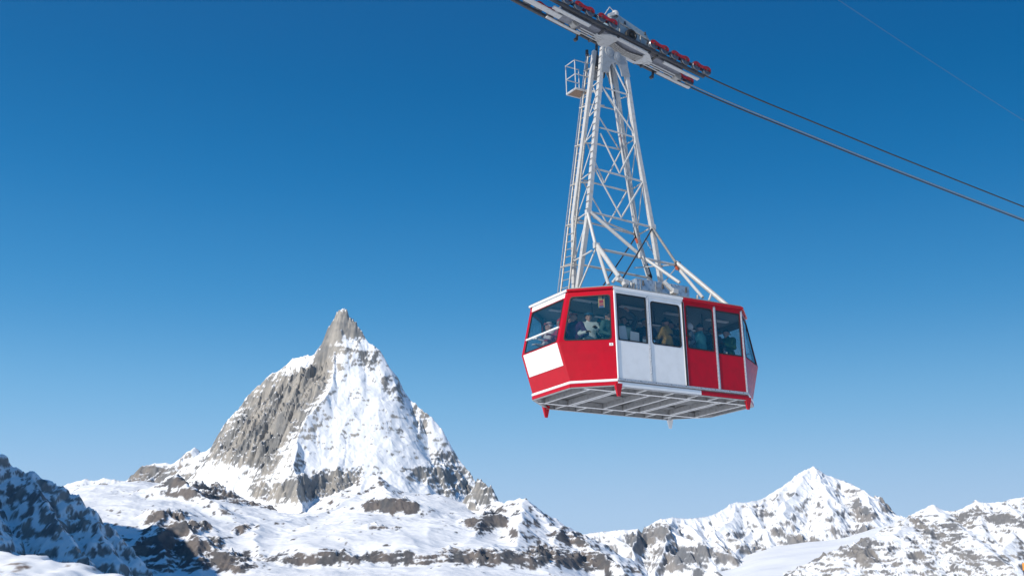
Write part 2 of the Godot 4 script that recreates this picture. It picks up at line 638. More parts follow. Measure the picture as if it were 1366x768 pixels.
func cabin(car: Node3D) -> void:
	var lv := func(e: Vector2, y: float, sx: int, sz: int) -> Vector3: return Vector3(e.x * sx, y, e.y * sz)
	var side := func(y: float, sx: int, sz: int) -> Vector3: return Vector3(A * sx, y, W * sz)
	# ends: a raked window band over a white panel over red
	for sx in [-1, 1]:
		var up := Patch.new(lv.call(E_BELT, BELT, sx, sx), lv.call(E_BELT, BELT, sx, -sx), lv.call(E_TOP, H, sx, -sx), lv.call(E_TOP, H, sx, sx))
		if sx < 0:
			up = Patch.new(lv.call(E_BELT, BELT, sx, -1), lv.call(E_BELT, BELT, sx, 1), lv.call(E_TOP, H, sx, 1), lv.call(E_TOP, H, sx, -1))
		else:
			up = Patch.new(lv.call(E_BELT, BELT, sx, 1), lv.call(E_BELT, BELT, sx, -1), lv.call(E_TOP, H, sx, -1), lv.call(E_TOP, H, sx, 1))
		var end := window_wall("end_wall", up, Rect2(0.065, 0.02, 0.87, 0.85), 0.06, red, car)
		var head := part_of(up, 0.055, 0.885, 0.945, 0.995)
		plain_wall("white_header", head, white, end, 0.01, 0.008)
		var bar := Shape.new()
		bar.beam(up.at(0.06, 0.3, 0.006), up.at(0.94, 0.3, 0.006), 0.05, 0.06, up.out)
		put("window_rail", bar, white, end)
		var z0 := -1 if sx < 0 else 1
		var low := Patch.new(lv.call(E_LOW, 0.0, sx, z0), lv.call(E_LOW, 0.0, sx, -z0), lv.call(E_BELT, BELT - 0.004, sx, -z0), lv.call(E_BELT, BELT - 0.004, sx, z0))
		plain_wall("end_panel", low, red, car)
		var wp := plain_wall("white_panel", part_of(low, 0.05, 0.42, 0.95, 1.0), white, car, 0.008, 0.01)
		wp.set_meta("label", "white panel below the end windows")
		# chamfers
		for sz in [-1, 1]:
			var first: bool = sx * sz < 0    # seen from outside the end corner is on the left
			var eb: Vector3 = lv.call(E_BELT, BELT, sx, sz)
			var et: Vector3 = lv.call(E_TOP, H, sx, sz)
			var el: Vector3 = lv.call(E_LOW, 0.0, sx, sz)
			var cb: Vector3 = side.call(BELT, sx, sz)
			var ct: Vector3 = side.call(H, sx, sz)
			var cl: Vector3 = side.call(0.0, sx, sz)
			var pu := Patch.new(eb, cb, ct, et) if first else Patch.new(cb, eb, et, ct)
			var pl := Patch.new(el, cl, cb, eb) if first else Patch.new(cl, el, eb, cb)
			var edge := 0.07
			window_wall("corner_wall", pu, Rect2(edge, 0.012, 0.86, 0.87), 0.09, red, car)
			var cp := plain_wall("corner_panel", pl, red, car)
			if sz > 0 and sx < 0:
				var em := part_of(pl, 0.88, 0.86, 0.95, 0.93)
				plain_wall("emblem", em, white, cp, 0.006, 0.006)
				plain_wall("emblem", part_of(em, 0.25, 0.3, 0.75, 0.45), steel, cp, 0.002, 0.0085)
				plain_wall("emblem", part_of(em, 0.4, 0.5, 0.6, 0.8), steel, cp, 0.002, 0.0085)
	# sides: four doors each, alloy posts between them
	for sz in [-1, 1]:
		var edges := [[-2.27, -1.17], [-1.13, 0.055], [0.115, 1.235], [1.285, 2.27]]
		for k in 4:
			var a: float = edges[k][0]
			var b: float = edges[k][1]
			var p := Patch.new(Vector3(a, 0.02, W), Vector3(b, 0.02, W), Vector3(b, 2.42, W), Vector3(a, 2.42, W))
			if sz < 0:
				p = Patch.new(Vector3(b, 0.02, -W), Vector3(a, 0.02, -W), Vector3(a, 2.42, -W), Vector3(b, 2.42, -W))
			var r := 0.015 if k == 0 or k == 3 else 0.085
			var hole: Rect2 = [Rect2(0.04, 0.435, 0.92, 0.545), Rect2(0.055, 0.44, 0.88, 0.51), Rect2(0.065, 0.445, 0.88, 0.52), Rect2(0.012, 0.43, 0.93, 0.53)][k]
			if sz < 0:
				hole.position.x = 1.0 - hole.end.x
			var d := window_wall("door", p, hole, r, white if k < 2 else red, car)
			d.set_meta("label", "white door panel" if k < 2 else "red door panel")
			# thin edge strips make the leaf read as a leaf
			var f := Shape.new()
			for x in [a + 0.012, b - 0.012]:
				f.beam(Vector3(x, 0.03, (W + 0.004) * sz), Vector3(x, 2.41, (W + 0.004) * sz), 0.016, 0.014, Vector3(0, 0, 1))
			put("edge_strip", f, alu if k != 1 else white, d)
		for q in [[-2.29, 0.05, 0], [-1.15, 0.045, 1], [0.085, 0.05, 2], [1.26, 0.05, 1], [2.29, 0.045, 1]]:
			var s := Shape.new()
			s.beam(Vector3(q[0], -0.02, (W + 0.006) * sz), Vector3(q[0], 2.43, (W + 0.006) * sz), q[1], 0.035, Vector3(0, 0, 1))
			put("post", s, [white, alu, rubber][q[2]], car)
		for q in [[-2.31, 0.085, white], [0.085, 2.31, red]]:
			var s := Shape.new()
			s.beam(Vector3(q[0], 2.465, (W - 0.005) * sz), Vector3(q[1], 2.465, (W - 0.005) * sz), 0.05, 0.085)
			put("door_header", s, q[2], car)
			var t := Shape.new()
			t.beam(Vector3(q[0], 2.412, (W + 0.016) * sz), Vector3(q[1], 2.412, (W + 0.016) * sz), 0.016, 0.014)
			put("drip_rail", t, q[2], car)
		var sill := Shape.new()
		sill.beam(Vector3(-A, -0.015, (W + 0.012) * sz), Vector3(A, -0.015, (W + 0.012) * sz), 0.07, 0.065)
		put("door_sill", sill, alu, car)
		for x in 9:
			var b := Shape.new()
			b.lathe(Vector3(-2.1 + 0.525 * x, -0.015, (W + 0.045) * sz), Vector3(0, 0, sz), [Vector2(0, 0.014), Vector2(0.008, 0.012), Vector2(0.009, 0.0)], 8)
			put("bolt", b, dark_steel, car)
	# skirt round the floor: trim strip and band, one piece per side
	var ring := []
	for c in [[-1, 1, 0], [-1, 1, 1], [1, 1, 1], [1, 1, 0], [1, -1, 0], [1, -1, 1], [-1, -1, 1], [-1, -1, 0]]:
		ring.append(Vector3(A * c[0], 0, W * c[1]) if c[2] else Vector3(E_LOW.x * c[0], 0, E_LOW.y * c[1]))
	for i in 8:
		var a: Vector3 = ring[i]
		var b: Vector3 = ring[(i + 1) % 8]
		var long := i == 1 or i == 5
		if not long:
			var t := Shape.new()
			t.beam(a + Vector3(0, -0.035, 0), b + Vector3(0, -0.035, 0), 0.05, 0.07)
			put("trim_strip", t, white, car)
		var pieces := [[0.0, 0.62, white], [0.62, 1.0, red]] if i == 1 else [[0.0, 0.55, white], [0.55, 1.0, red]] if i == 5 else [[0.0, 1.0, red]]
		for q in pieces:
			var s := Shape.new()
			var lo := -0.2 if long else -0.17
			s.beam(a.lerp(b, q[0]) + Vector3(0, (-0.05 + lo) / 2.0 - 0.012, 0), a.lerp(b, q[1]) + Vector3(0, (-0.05 + lo) / 2.0 - 0.012, 0), 0.034, -0.05 - lo - 0.02)
			put("skirt", s, q[2], car)
		var lip := Shape.new()
		var y := -0.212 if long else -0.182
		var inward := (a + b).normalized() * -0.03
		lip.beam(a + Vector3(0, y, 0) + inward, b + Vector3(0, y, 0) + inward, 0.09, 0.014)
		put("skirt_lip", lip, frame_grey, car)
		var back := Shape.new()
		back.beam(a * 0.985 + Vector3(0, (y - 0.05) / 2.0, 0), b * 0.985 + Vector3(0, (y - 0.05) / 2.0, 0), 0.012, -y - 0.06)
		put("skirt_backing", back, frame_grey, car)
	# floor and its frame, seen from below
	var outline := PackedVector3Array()
	for p in ring:
		outline.append(Vector3(p.x * 0.99, -0.03, p.z * 0.99))
	var fl := Shape.new()
	fl.slab(outline, Vector3(0, 0.035, 0))
	put("floor", fl, floor_grey, car)
	var deck := Shape.new()
	var deck_edge := PackedVector3Array()
	for p in ring:
		deck_edge.append(Vector3(p.x * 0.97, 0.17, p.z * 0.965))
	deck.slab(deck_edge, Vector3(0, 0.03, 0))
	put("deck", deck, rubber, car)
	for z in [-1.12, 1.12]:
		var s := Shape.new()
		s.beam(Vector3(-2.95, -0.115, z), Vector3(2.95, -0.115, z), 0.035, 0.16)
		var fg := Shape.new()
		fg.beam(Vector3(-2.95, -0.2, z), Vector3(2.95, -0.2, z), 0.1, 0.012)
		put("flange", fg, flange_grey, put("long_beam", s, frame_grey, car))
		for sx in [-1, 1]:
			for o in [0.0, 0.09]:
				var g := Shape.new()
				g.beam(Vector3(2.93 * sx, -0.11, z - o * signf(z)), Vector3((3.24 + o * 0.2) * sx, -0.11, (0.86 - o) * signf(z)), 0.03, 0.13)
				put("corner_brace", g, frame_grey, car)
	for x in [-2.75, -1.95, -1.83, -0.72, 0.0, 0.62, 0.74, 1.75, 1.87, 2.75]:
		var s := Shape.new()
		var z := 1.09 if absf(x) > 2.5 else 1.09
		s.beam(Vector3(x, -0.112, -z), Vector3(x, -0.112, z), 0.03, 0.15)
		var fg := Shape.new()
		fg.beam(Vector3(x + 0.02, -0.195, -z), Vector3(x + 0.02, -0.195, z), 0.065, 0.012)
		put("flange", fg, flange_grey, put("cross_beam", s, frame_grey, car))
	for x in [-2.0, -1.25, -0.3, 0.55, 1.3, 2.0]:
		for sz in [-1, 1]:
			var s := Shape.new()
			s.beam(Vector3(x, -0.112, 1.14 * sz), Vector3(x, -0.112, (W - 0.02) * sz), 0.03, 0.14)
			var fg := Shape.new()
			fg.beam(Vector3(x + 0.02, -0.19, 1.16 * sz), Vector3(x + 0.02, -0.19, (W - 0.06) * sz), 0.06, 0.012)
			put("flange", fg, flange_grey, put("outrigger", s, frame_grey, car))
	for q in [[-2.35, 0.3, 0.5, 0.5], [-1.28, -0.4, 0.85, 0.9], [-0.36, 0.2, 0.5, 1.1], [0.3, -0.3, 0.4, 0.8], [1.25, 0.3, 0.75, 0.7], [2.3, -0.2, 0.5, 0.8], [-1.3, 0.7, 0.7, 0.35], [1.2, -0.75, 0.7, 0.35]]:
		var s := Shape.new()      # hatch plates and cable boxes under the floor
		s.beam(Vector3(q[0] - q[2] / 2, -0.062, q[1]), Vector3(q[0] + q[2] / 2, -0.062, q[1]), q[3], 0.055)
		put("floor_box", s, floor_grey, car)
	for q in [[-1, 1, red], [-1, -1, red], [1, 1, red], [1, -1, white]]:
		var s := Shape.new()
		var top := Vector3((A - 0.02) * q[0], -0.13, (W - 0.02) * q[1])
		s.sweep(top, top + Vector3(0, -0.34, 0), PackedVector2Array([Vector2(-0.11, -0.05), Vector2(0.11, -0.05), Vector2(0.11, 0.05), Vector2(-0.11, 0.05)]), Vector3(0, 0, 1), 0.38)
		put("corner_foot", s, q[2], car)
	# roof
	var top := PackedVector3Array()
	var ceil := PackedVector3Array()
	for c in [[-1, 1, 0], [-1, 1, 1], [1, 1, 1], [1, 1, 0], [1, -1, 0], [1, -1, 1], [-1, -1, 1], [-1, -1, 0]]:
		var p := Vector3(A * c[0], 0, W * c[1]) if c[2] else Vector3(E_TOP.x * c[0], 0, E_TOP.y * c[1])
		top.append(p * 1.012 + Vector3(0, 2.512, 0))
		ceil.append(p * 0.97 + Vector3(0, 2.44, 0))
	var rf := Shape.new()
	rf.slab(top, Vector3(0, 0.035, 0))
	put("roof", rf, steel, car)
	var ce := Shape.new()
	ce.slab(ceil, Vector3(0, 0.03, 0))
	put("ceiling", ce, lining, car)
	for i in 8:
		var a := top[i]
		var b := top[(i + 1) % 8]
		var m := white if i == 7 or i == 3 else red
		for q in ([[0.0, 0.52, white], [0.52, 1.0, red]] if i == 1 else [[0.0, 0.48, red], [0.48, 1.0, white]] if i == 5 else [[0.0, 1.0, m]]):
			var s := Shape.new()
			s.beam(a.lerp(b, q[0]) + Vector3(0, 0.0, 0), a.lerp(b, q[1]) + Vector3(0, 0.0, 0), 0.055, 0.06)
			put("roof_rim", s, q[2], car)
		var w := Shape.new()
		w.beam(a * Vector3(0.985, 1, 0.985) + Vector3(0, 0.052, 0), b * Vector3(0.985, 1, 0.985) + Vector3(0, 0.052, 0), 0.06, 0.03)
		put("rain_gutter", w, steel, car)
	# inside
	for z in [-0.6, 0.6]:
		for x in [-2.4, -0.8, 0.8, 2.4]:
			var s := Shape.new()
			s.beam(Vector3(x - 0.4, 2.415, z), Vector3(x + 0.4, 2.415, z), 0.16, 0.04)
			put("ceiling_panel", s, white, car)
		var r := Shape.new()
		r.tube(Vector3(-2.9, 2.05, z), Vector3(2.9, 2.05, z), 0.018, 8)
		put("grab_rail", r, dark_steel, car)
		for x in [-2.2, 0.0, 2.2]:
			var p := Shape.new()
			p.tube(Vector3(x, 2.05, z), Vector3(x, 2.43, z), 0.014, 8)
			put("rail_hanger", p, dark_steel, car)
	for x in [-0.5, 1.5]:
		var p := Shape.new()
		p.tube(Vector3(x, 0.01, 0.95), Vector3(x, 2.43, 0.95), 0.02, 8)
		put("grab_pole", p, dark_steel, car)
	var desk := Shape.new()
	desk.beam(Vector3(-2.1, 1.34, 1.35), Vector3(-1.55, 1.34, 1.35), 0.28, 0.42)
	var dk := put("control_desk", desk, paint(Color(0.09, 0.2, 0.2), 0.4), car)
	var screen := Shape.new()
	screen.beam(Vector3(-2.05, 1.36, 1.5), Vector3(-1.6, 1.36, 1.5), 0.02, 0.3)
	put("desk_panel", screen, paint(Color(0.25, 0.42, 0.42), 0.3), dk)

func hanger(car: Node3D) -> void:
	# four legs of folded channel; the near two are kinked where the braces to the roof begin
	var legs := [[Vector3(-0.72, 11.05, -0.25), Vector3(-1.56, 5.43, -0.25), Vector3(-1.87, 3.11, -0.50)], [Vector3(0.11, 10.79, -0.25), Vector3(0.38, 8.21, -0.25), Vector3(0.82, 5.38, -0.25), Vector3(1.06, 3.48, -0.25)], [Vector3(-0.77, 11.10, -0.62), Vector3(-1.64, 5.44, -0.90), Vector3(-1.72, 3.23, -0.90)], [Vector3(-0.05, 11.04, -0.65), Vector3(0.40, 8.22, -0.85), Vector3(0.74, 5.28, -0.90), Vector3(1.19, 3.77, -0.90)]]
	for l in legs:
		var s := Shape.new()
		for i in l.size() - 1:
			s.beam(l[i], l[i + 1] + (l[i + 1] - l[i]).normalized() * 0.02, (0.15 if l[0].z > -0.5 else 0.13) - 0.002 * i, 0.125 - 0.002 * i, Vector3(0, 0, 1))
		var leg := put("leg", s, white_steel, car)
		leg.set_meta("label", "white channel leg of the hanger")
		var a: Vector3 = l[0]
		var b: Vector3 = l[1]
		if a.x < -0.3 and a.z > -0.5:
			for k in 24:      # climbing pegs
				var t := (k + 0.5) / 24.0
				var p := a.lerp(b, t)
				var g := Shape.new()
				g.tube(p + Vector3(-0.095, 0, -0.06), p + Vector3(-0.095, 0, 0.1), 0.008, 6)
				put("peg", g, dark_steel, leg)
	for q in [
		[Vector3(-0.70, 9.69, -0.25), Vector3(0.20, 9.66, -0.25), 0.026],
		[Vector3(-0.99, 8.30, -0.25), Vector3(0.41, 8.25, -0.25), 0.026],
		[Vector3(-1.23, 6.91, -0.25), Vector3(0.58, 6.82, -0.25), 0.03],
		[Vector3(-1.53, 5.49, -0.25), Vector3(0.82, 5.38, -0.25), 0.033],
		[Vector3(-0.56, 9.37, -0.85), Vector3(0.29, 9.38, -0.85), 0.024],
		[Vector3(-0.90, 8.06, -0.87), Vector3(0.23, 8.05, -0.87), 0.026],
		[Vector3(-1.23, 6.76, -0.89), Vector3(0.42, 6.70, -0.89), 0.028],
		[Vector3(-1.56, 5.45, -0.90), Vector3(0.69, 5.32, -0.90), 0.03],
		[Vector3(-0.56, 10.89, -0.22), Vector3(0.12, 9.72, -0.22), 0.028],
		[Vector3(-0.82, 9.65, -0.22), Vector3(0.36, 8.30, -0.22), 0.028],
		[Vector3(-1.00, 8.09, -0.22), Vector3(-0.34, 6.92, -0.22), 0.027],
		[Vector3(0.41, 8.18, -0.22), Vector3(-0.34, 6.92, -0.22), 0.027],
		[Vector3(-1.26, 6.86, -0.22), Vector3(-0.36, 5.49, -0.22), 0.028],
		[Vector3(0.52, 6.76, -0.22), Vector3(-0.36, 5.49, -0.22), 0.028],
		[Vector3(-0.58, 10.42, -0.86), Vector3(0.15, 9.35, -0.86), 0.024],
		[Vector3(-0.78, 9.32, -0.86), Vector3(0.19, 8.05, -0.86), 0.024],
		[Vector3(0.28, 8.05, -0.86), Vector3(-0.46, 6.80, -0.86), 0.024],
		[Vector3(-1.05, 8.02, -0.86), Vector3(-0.46, 6.80, -0.86), 0.024],
		[Vector3(-1.25, 6.70, -0.86), Vector3(-0.40, 5.44, -0.86), 0.024],
		[Vector3(0.39, 6.66, -0.86), Vector3(-0.40, 5.44, -0.86), 0.024],
		[Vector3(-0.91, 9.84, -0.60), Vector3(-0.78, 10.00, -0.25), 0.02],
		[Vector3(-1.07, 8.81, -0.65), Vector3(-0.95, 9.03, -0.25), 0.02],
		[Vector3(-1.22, 7.95, -0.70), Vector3(-1.08, 8.23, -0.25), 0.02],
		[Vector3(-1.42, 6.68, -0.75), Vector3(-1.26, 6.87, -0.25), 0.02],
		[Vector3(-1.60, 5.38, -0.85), Vector3(-1.55, 5.48, -0.25), 0.022],
		[Vector3(-0.85, 9.89, -0.68), Vector3(-0.95, 9.03, -0.25), 0.018],
		[Vector3(-0.81, 10.00, -0.25), Vector3(-1.05, 8.83, -0.68), 0.018],
		[Vector3(-0.95, 9.05, -0.25), Vector3(-1.22, 7.93, -0.70), 0.018],
		[Vector3(-1.08, 8.23, -0.25), Vector3(-1.39, 6.69, -0.78), 0.018],
		[Vector3(-1.29, 6.86, -0.25), Vector3(-1.57, 5.44, -0.85), 0.018],
		[Vector3(-1.56, 5.43, -0.25), Vector3(-1.68, 4.17, -0.85), 0.02],
		[Vector3(0.18, 9.62, -0.25), Vector3(0.25, 9.76, -0.80), 0.02],
		[Vector3(0.38, 8.21, -0.25), Vector3(0.37, 8.21, -0.85), 0.02],
		[Vector3(0.54, 6.78, -0.25), Vector3(0.56, 6.75, -0.88), 0.022],
		[Vector3(0.82, 5.38, -0.25), Vector3(0.74, 5.30, -0.90), 0.024],
		[Vector3(0.30, 9.65, -0.25), Vector3(0.40, 8.22, -0.85), 0.018],
		[Vector3(0.41, 8.19, -0.25), Vector3(0.56, 6.75, -0.88), 0.018],
		[Vector3(0.54, 6.73, -0.25), Vector3(0.75, 5.35, -0.90), 0.018],
		[Vector3(-1.62, 5.41, -0.20), Vector3(-1.60, 4.30, 0.10), 0.05],
		[Vector3(-1.51, 5.45, -0.20), Vector3(-0.12, 4.17, 0.30), 0.055],
		[Vector3(-0.12, 4.17, 0.30), Vector3(0.44, 3.15, 1.30), 0.05],
		[Vector3(-1.57, 4.23, 0.10), Vector3(1.43, 4.15, 0.10), 0.04],
		[Vector3(-1.46, 4.00, -0.80), Vector3(1.09, 3.94, -0.80), 0.035],
		[Vector3(-1.60, 4.23, 0.10), Vector3(-1.89, 3.12, -0.40), 0.026],
		[Vector3(-1.79, 4.05, -0.82), Vector3(-1.74, 4.14, 0.10), 0.026],
		[Vector3(-1.57, 4.30, 0.10), Vector3(-2.00, 2.79, 1.15), 0.05],
		[Vector3(-1.57, 4.35, 0.10), Vector3(-1.79, 2.67, 1.62), 0.07],
		[Vector3(1.38, 4.24, 0.10), Vector3(1.90, 2.58, 1.62), 0.07],
		[Vector3(1.43, 4.08, 0.10), Vector3(1.37, 2.85, 1.20), 0.05],
		[Vector3(-1.34, 5.35, -0.30), Vector3(0.59, 5.31, -0.85), 0.03],
		[Vector3(-1.98, 2.82, 1.30), Vector3(-1.81, 3.05, 1.40), 0.04],
		[Vector3(1.28, 2.66, 1.55), Vector3(1.39, 2.87, 1.55), 0.035],
		[Vector3(0.48, 4.19, -0.80), Vector3(1.46, 4.18, 0.10), 0.02],
		[Vector3(0.38, 3.24, 0.60), Vector3(0.66, 3.57, 0.60), 0.02],
		[Vector3(0.66, 3.57, 0.60), Vector3(1.37, 4.07, 0.10), 0.018]]:
		var s := Shape.new()
		s.tube(q[0], q[1], q[2], 8)
		put("brace", s, white_steel, car)
	for q in [
		[Vector3(0.78, 5.36, -0.20), Vector3(1.41, 4.19, 0.10), 0.04],
		[Vector3(0.78, 5.31, -0.20), Vector3(-1.53, 3.04, 1.20), 0.024],
		[Vector3(0.68, 5.24, -0.90), Vector3(-1.24, 3.09, -0.30), 0.022]]:
		var s := Shape.new()
		s.tube(q[0], q[1], q[2], 8)
		put("brace", s, steel if q[2] > 0.03 else dark_steel, car).set_meta("label", "dark grey brace of the hanger")
	# joint plates
	for q in [Vector3(-1.58, 5.43, -0.25), Vector3(0.82, 5.38, -0.25), Vector3(-1.60, 4.30, 0.10), Vector3(1.41, 4.17, 0.10), Vector3(-0.12, 4.17, 0.30), Vector3(-1.56, 5.45, -0.90), Vector3(0.71, 5.32, -0.90)]:
		var s := Shape.new()
		s.beam(q + Vector3(-0.09, 0, 0.03), q + Vector3(0.09, 0, 0.03), 0.1, 0.17)
		put("joint_plate", s, white_steel if q.x < 1.2 else dark_steel, car)
	# the head of the hanger: a plate with an arch
	for z in [-0.17, -0.8]:
		var arch := PackedVector3Array()
		for p in [Vector3(-0.75, 11.07, -0.25), Vector3(0.11, 10.90, -0.25), Vector3(0.25, 10.26, -0.25), Vector3(0.07, 10.24, -0.25)]:
			arch.append(Vector3(p.x, p.y, z))
		for k in 7:
			var a := PI * k / 6.0
			arch.append(Vector3(Vector3(-0.32, 10.22, -0.25).x + cos(a) * 0.25, Vector3(-0.32, 10.22, -0.25).y + sin(a) * 0.4, z))
		for p in [Vector3(-0.74, 10.19, -0.25), Vector3(-0.86, 10.16, -0.25)]:
			arch.append(Vector3(p.x, p.y, z))
		var s := Shape.new()
		s.slab(arch, Vector3(0, 0, -0.05))
		var hp := put("head_plate", s, shade_grey, car)
		for c in [Vector3(-0.53, 10.94, -0.25), Vector3(-0.21, 10.84, -0.25)]:
			var e := Shape.new()
			e.lathe(Vector3(c.x, c.y, z), Vector3(0, 0, 1), [Vector2(0.0, 0.17), Vector2(0.025, 0.16), Vector2(0.03, 0.1), Vector2(0.045, 0.06), Vector2(0.045, 0.0)], 20)
			put("bearing", e, shade_grey, hp)
	# black sleeves and hoses on the far right leg
	for q in [
		[Vector3(-0.43, 10.66, -0.60), Vector3(-0.51, 10.25, -0.60), 0.06],
		[Vector3(0.05, 10.01, -0.75), Vector3(0.15, 9.67, -0.75), 0.055],
		[Vector3(0.40, 6.94, -0.80), Vector3(0.51, 6.54, -0.80), 0.05],
		[Vector3(0.61, 5.52, -0.82), Vector3(0.65, 5.21, -0.82), 0.05],
		[Vector3(0.95, 4.36, -0.80), Vector3(1.10, 3.97, -0.80), 0.06],
		[Vector3(0.17, 8.21, -0.75), Vector3(0.24, 7.84, -0.75), 0.045],
		[Vector3(0.44, 10.45, -0.60), Vector3(0.36, 10.12, -0.60), 0.04]]:
		var s := Shape.new()
		var d: Vector3 = q[1] - q[0]
		s.lathe(q[0], d, [Vector2(-0.05, 0.0), Vector2(-0.03, q[2] * 0.7), Vector2(0.0, q[2]), Vector2(d.length(), q[2]), Vector2(d.length() + 0.03, q[2] * 0.7), Vector2(d.length() + 0.05, 0.0)], 12)
		put("hose_sleeve", s, rubber, car)
	for q in [
		[Vector3(0.56, 5.12, -0.72), Vector3(0.61, 4.98, -0.72), 0.05],
		[Vector3(0.12, 8.46, -0.70), Vector3(0.20, 8.25, -0.70), 0.035],
		[Vector3(-0.08, 9.49, -0.65), Vector3(-0.06, 9.40, -0.65), 0.03],
		[Vector3(1.29, 4.08, 0.20), Vector3(1.34, 3.97, 0.20), 0.05]]:
		var s := Shape.new()
		s.tube(q[0], q[1], q[2], 8)
		put("red_clamp", s, paint(Color(0.45, 0.09, 0.04), 0.5), car)
	var hose := Shape.new()
	for path in [[Vector3(-0.37, 10.69, -0.45), Vector3(0.02, 8.40, -0.60), Vector3(0.49, 5.54, -0.70), Vector3(0.88, 3.98, -0.60)], [Vector3(-0.16, 10.63, -0.50), Vector3(0.15, 8.17, -0.60), Vector3(0.60, 5.82, -0.75)]]:
		hose.pipe(path, 0.035)
	put("hose", hose, white_steel, car)
	# toothed strip on the right side
	var rack := Shape.new()
	var r0 := Vector3(0.82, 5.12, -0.60)
	var r1 := Vector3(1.18, 4.13, -0.30)
	for k in 14:
		var p := r0.lerp(r1, k / 14.0)
		rack.beam(p, r0.lerp(r1, (k + 0.55) / 14.0), 0.16 if k % 2 else 0.09, 0.02, Vector3(0.4, 0, 1))
	put("toothed_strip", rack, white_steel, car)
	# ladder
	var ra := [Vector3(-2.05, 3.15, -1.12), Vector3(-0.73, 11.18, -1.00)]
	var rb := [Vector3(-2.01, 3.13, -0.76), Vector3(-0.71, 11.18, -0.70)]
	var lad := Shape.new()
	lad.beam(ra[0], ra[1], 0.04, 0.055)
	lad.beam(rb[0], rb[1], 0.04, 0.055)
	var ladder := put("ladder", lad, steel, car)
	ladder.set_meta("label", "narrow steel ladder beside the hanger legs")
	for k in 33:
		var t := 0.015 + k / 33.0
		var g := Shape.new()
		g.tube(Vector3(ra[0]).lerp(ra[1], t), Vector3(rb[0]).lerp(rb[1], t), 0.013, 6)
		put("rung", g, steel, ladder)
	for k in 6:
		var t := 0.1 + k * 0.165
		var g := Shape.new()
		var p: Vector3 = Vector3(ra[0]).lerp(ra[1], t) + Vector3(-0.06, 0, -0.06)
		g.beam(p, Vector3(rb[0]).lerp(rb[1], t) + Vector3(0.05, 0, 0.05), 0.04, 0.05)
		g.beam(Vector3(rb[0]).lerp(rb[1], t), Vector3(rb[0]).lerp(rb[1], t) + Vector3(0.42, -0.05, 0.25), 0.035, 0.04)
		put("ladder_bracket", g, steel, car)
	for x in [0.0, 0.03]:
		var g := Shape.new()
		g.tube(Vector3(-2.11, 3.17, -1.20) + Vector3(x, 0, 0), Vector3(-0.74, 11.23, -1.10) + Vector3(x, 0, 0), 0.008, 6)
		put("thin_cable", g, steel, car)
	for q in [[Vector3(-0.79, 11.12, -1.00), Vector3(-0.78, 11.30, -1.00), 0.05], [Vector3(-0.69, 11.33, -0.60), Vector3(-0.73, 10.48, -0.60), 0.045]]:
		var g := Shape.new()
		g.tube(q[0], q[1], q[2], 10)
		put("lamp_post", g, dark_steel, car)
	# little service platform
	var f0 := Vector3(-1.28, 9.86, -1.50)
	var f1 := f0 + Vector3(0.5, 0, 0)
	var zs := Vector3(0, 0, 0.5)
	var fl := Shape.new()
	fl.beam(f0 + zs / 2, f1 + zs / 2, 0.5, 0.03)
	var sp := put("service_platform", fl, worn(Color(0.26, 0.17, 0.11), Color(0.12, 0.08, 0.05), 0.4, 0.8, 77), car)
	for y in [0.0, 0.5, 0.98]:
		for e in [[f0, f1], [f0 + zs, f1 + zs], [f0, f0 + zs], [f1, f1 + zs]]:
			if y > 0.0 and e[0] == f1:
				continue
			var g := Shape.new()
			g.beam(e[0] + Vector3(0, y, 0), e[1] + Vector3(0, y, 0), 0.03 if y > 0 else 0.05, 0.03 if y > 0 else 0.06)
			put("railing", g, white_steel, sp)
	for p in [f0, f0 + zs, f1, f1 + zs]:
		var g := Shape.new()
		g.beam(p, p + Vector3(0, 1.0, 0), 0.03, 0.03, Vector3(0, 0, 1))
		put("railing_post", g, white_steel, sp)
	var gp := Shape.new()
	gp.beam(f1 + zs, f1 + zs + Vector3(0.35, 0, 0.25), 0.06, 0.06)
	put("platform_arm", gp, white_steel, sp)
	# on the roof
	var bx := Shape.new()
	bx.beam(Vector3(-1.12, 2.82, 1.05), Vector3(0.78, 2.82, 1.05), 0.5, 0.52)
	var box := put("roof_box", bx, worn(Color(0.5, 0.55, 0.6), Color(0.3, 0.33, 0.36), 0.7, 0.35, 12, 0.5, 0.6), car)
	for x in [-0.9, -0.2, 0.66]:
		var g := Shape.new()
		g.beam(Vector3(x, 3.02, 1.3), Vector3(x, 2.88, 1.32), 0.05, 0.05, Vector3(0, 0, 1))
		put("latch", g, dark_steel, box)
	for x in [-1.0, -0.45, 0.1]:
		var g := Shape.new()
		g.beam(Vector3(x, 2.57, 1.305), Vector3(x, 3.07, 1.305), 0.012, 0.012, Vector3(0, 0, 1))
		put("box_seam", g, steel, box)
	for q in [[Vector3(-0.33, 3.03, 1.50), Vector3(-0.08, 2.75, 1.60)], [Vector3(-1.97, 2.87, 1.50), Vector3(-1.74, 2.82, 1.50)]]:
		var g := Shape.new()
		g.beam(q[0], q[1], 0.12, 0.1)
		var b := put("roof_bracket", g, white_steel, car)
		var k := Shape.new()
		k.beam(q[1] + Vector3(-0.05, 0, 0), q[1] + Vector3(0.13, -0.02, 0), 0.16, 0.14)
		put("bracket_block", k, white_steel, b)
	for x in [-1.3, -1.22, 1.1, -1.45]:
		var g := Shape.new()
		g.beam(Vector3(x, 2.6, 1.2), Vector3(x + 0.03, 2.95 - 0.1 * absf(sin(x * 5.0)), 1.25), 0.06, 0.07, Vector3(0, 0, 1))
		put("roof_fitting", g, [steel, white_steel, dark_steel, white_steel][int(absf(x * 10.0)) % 4], car)
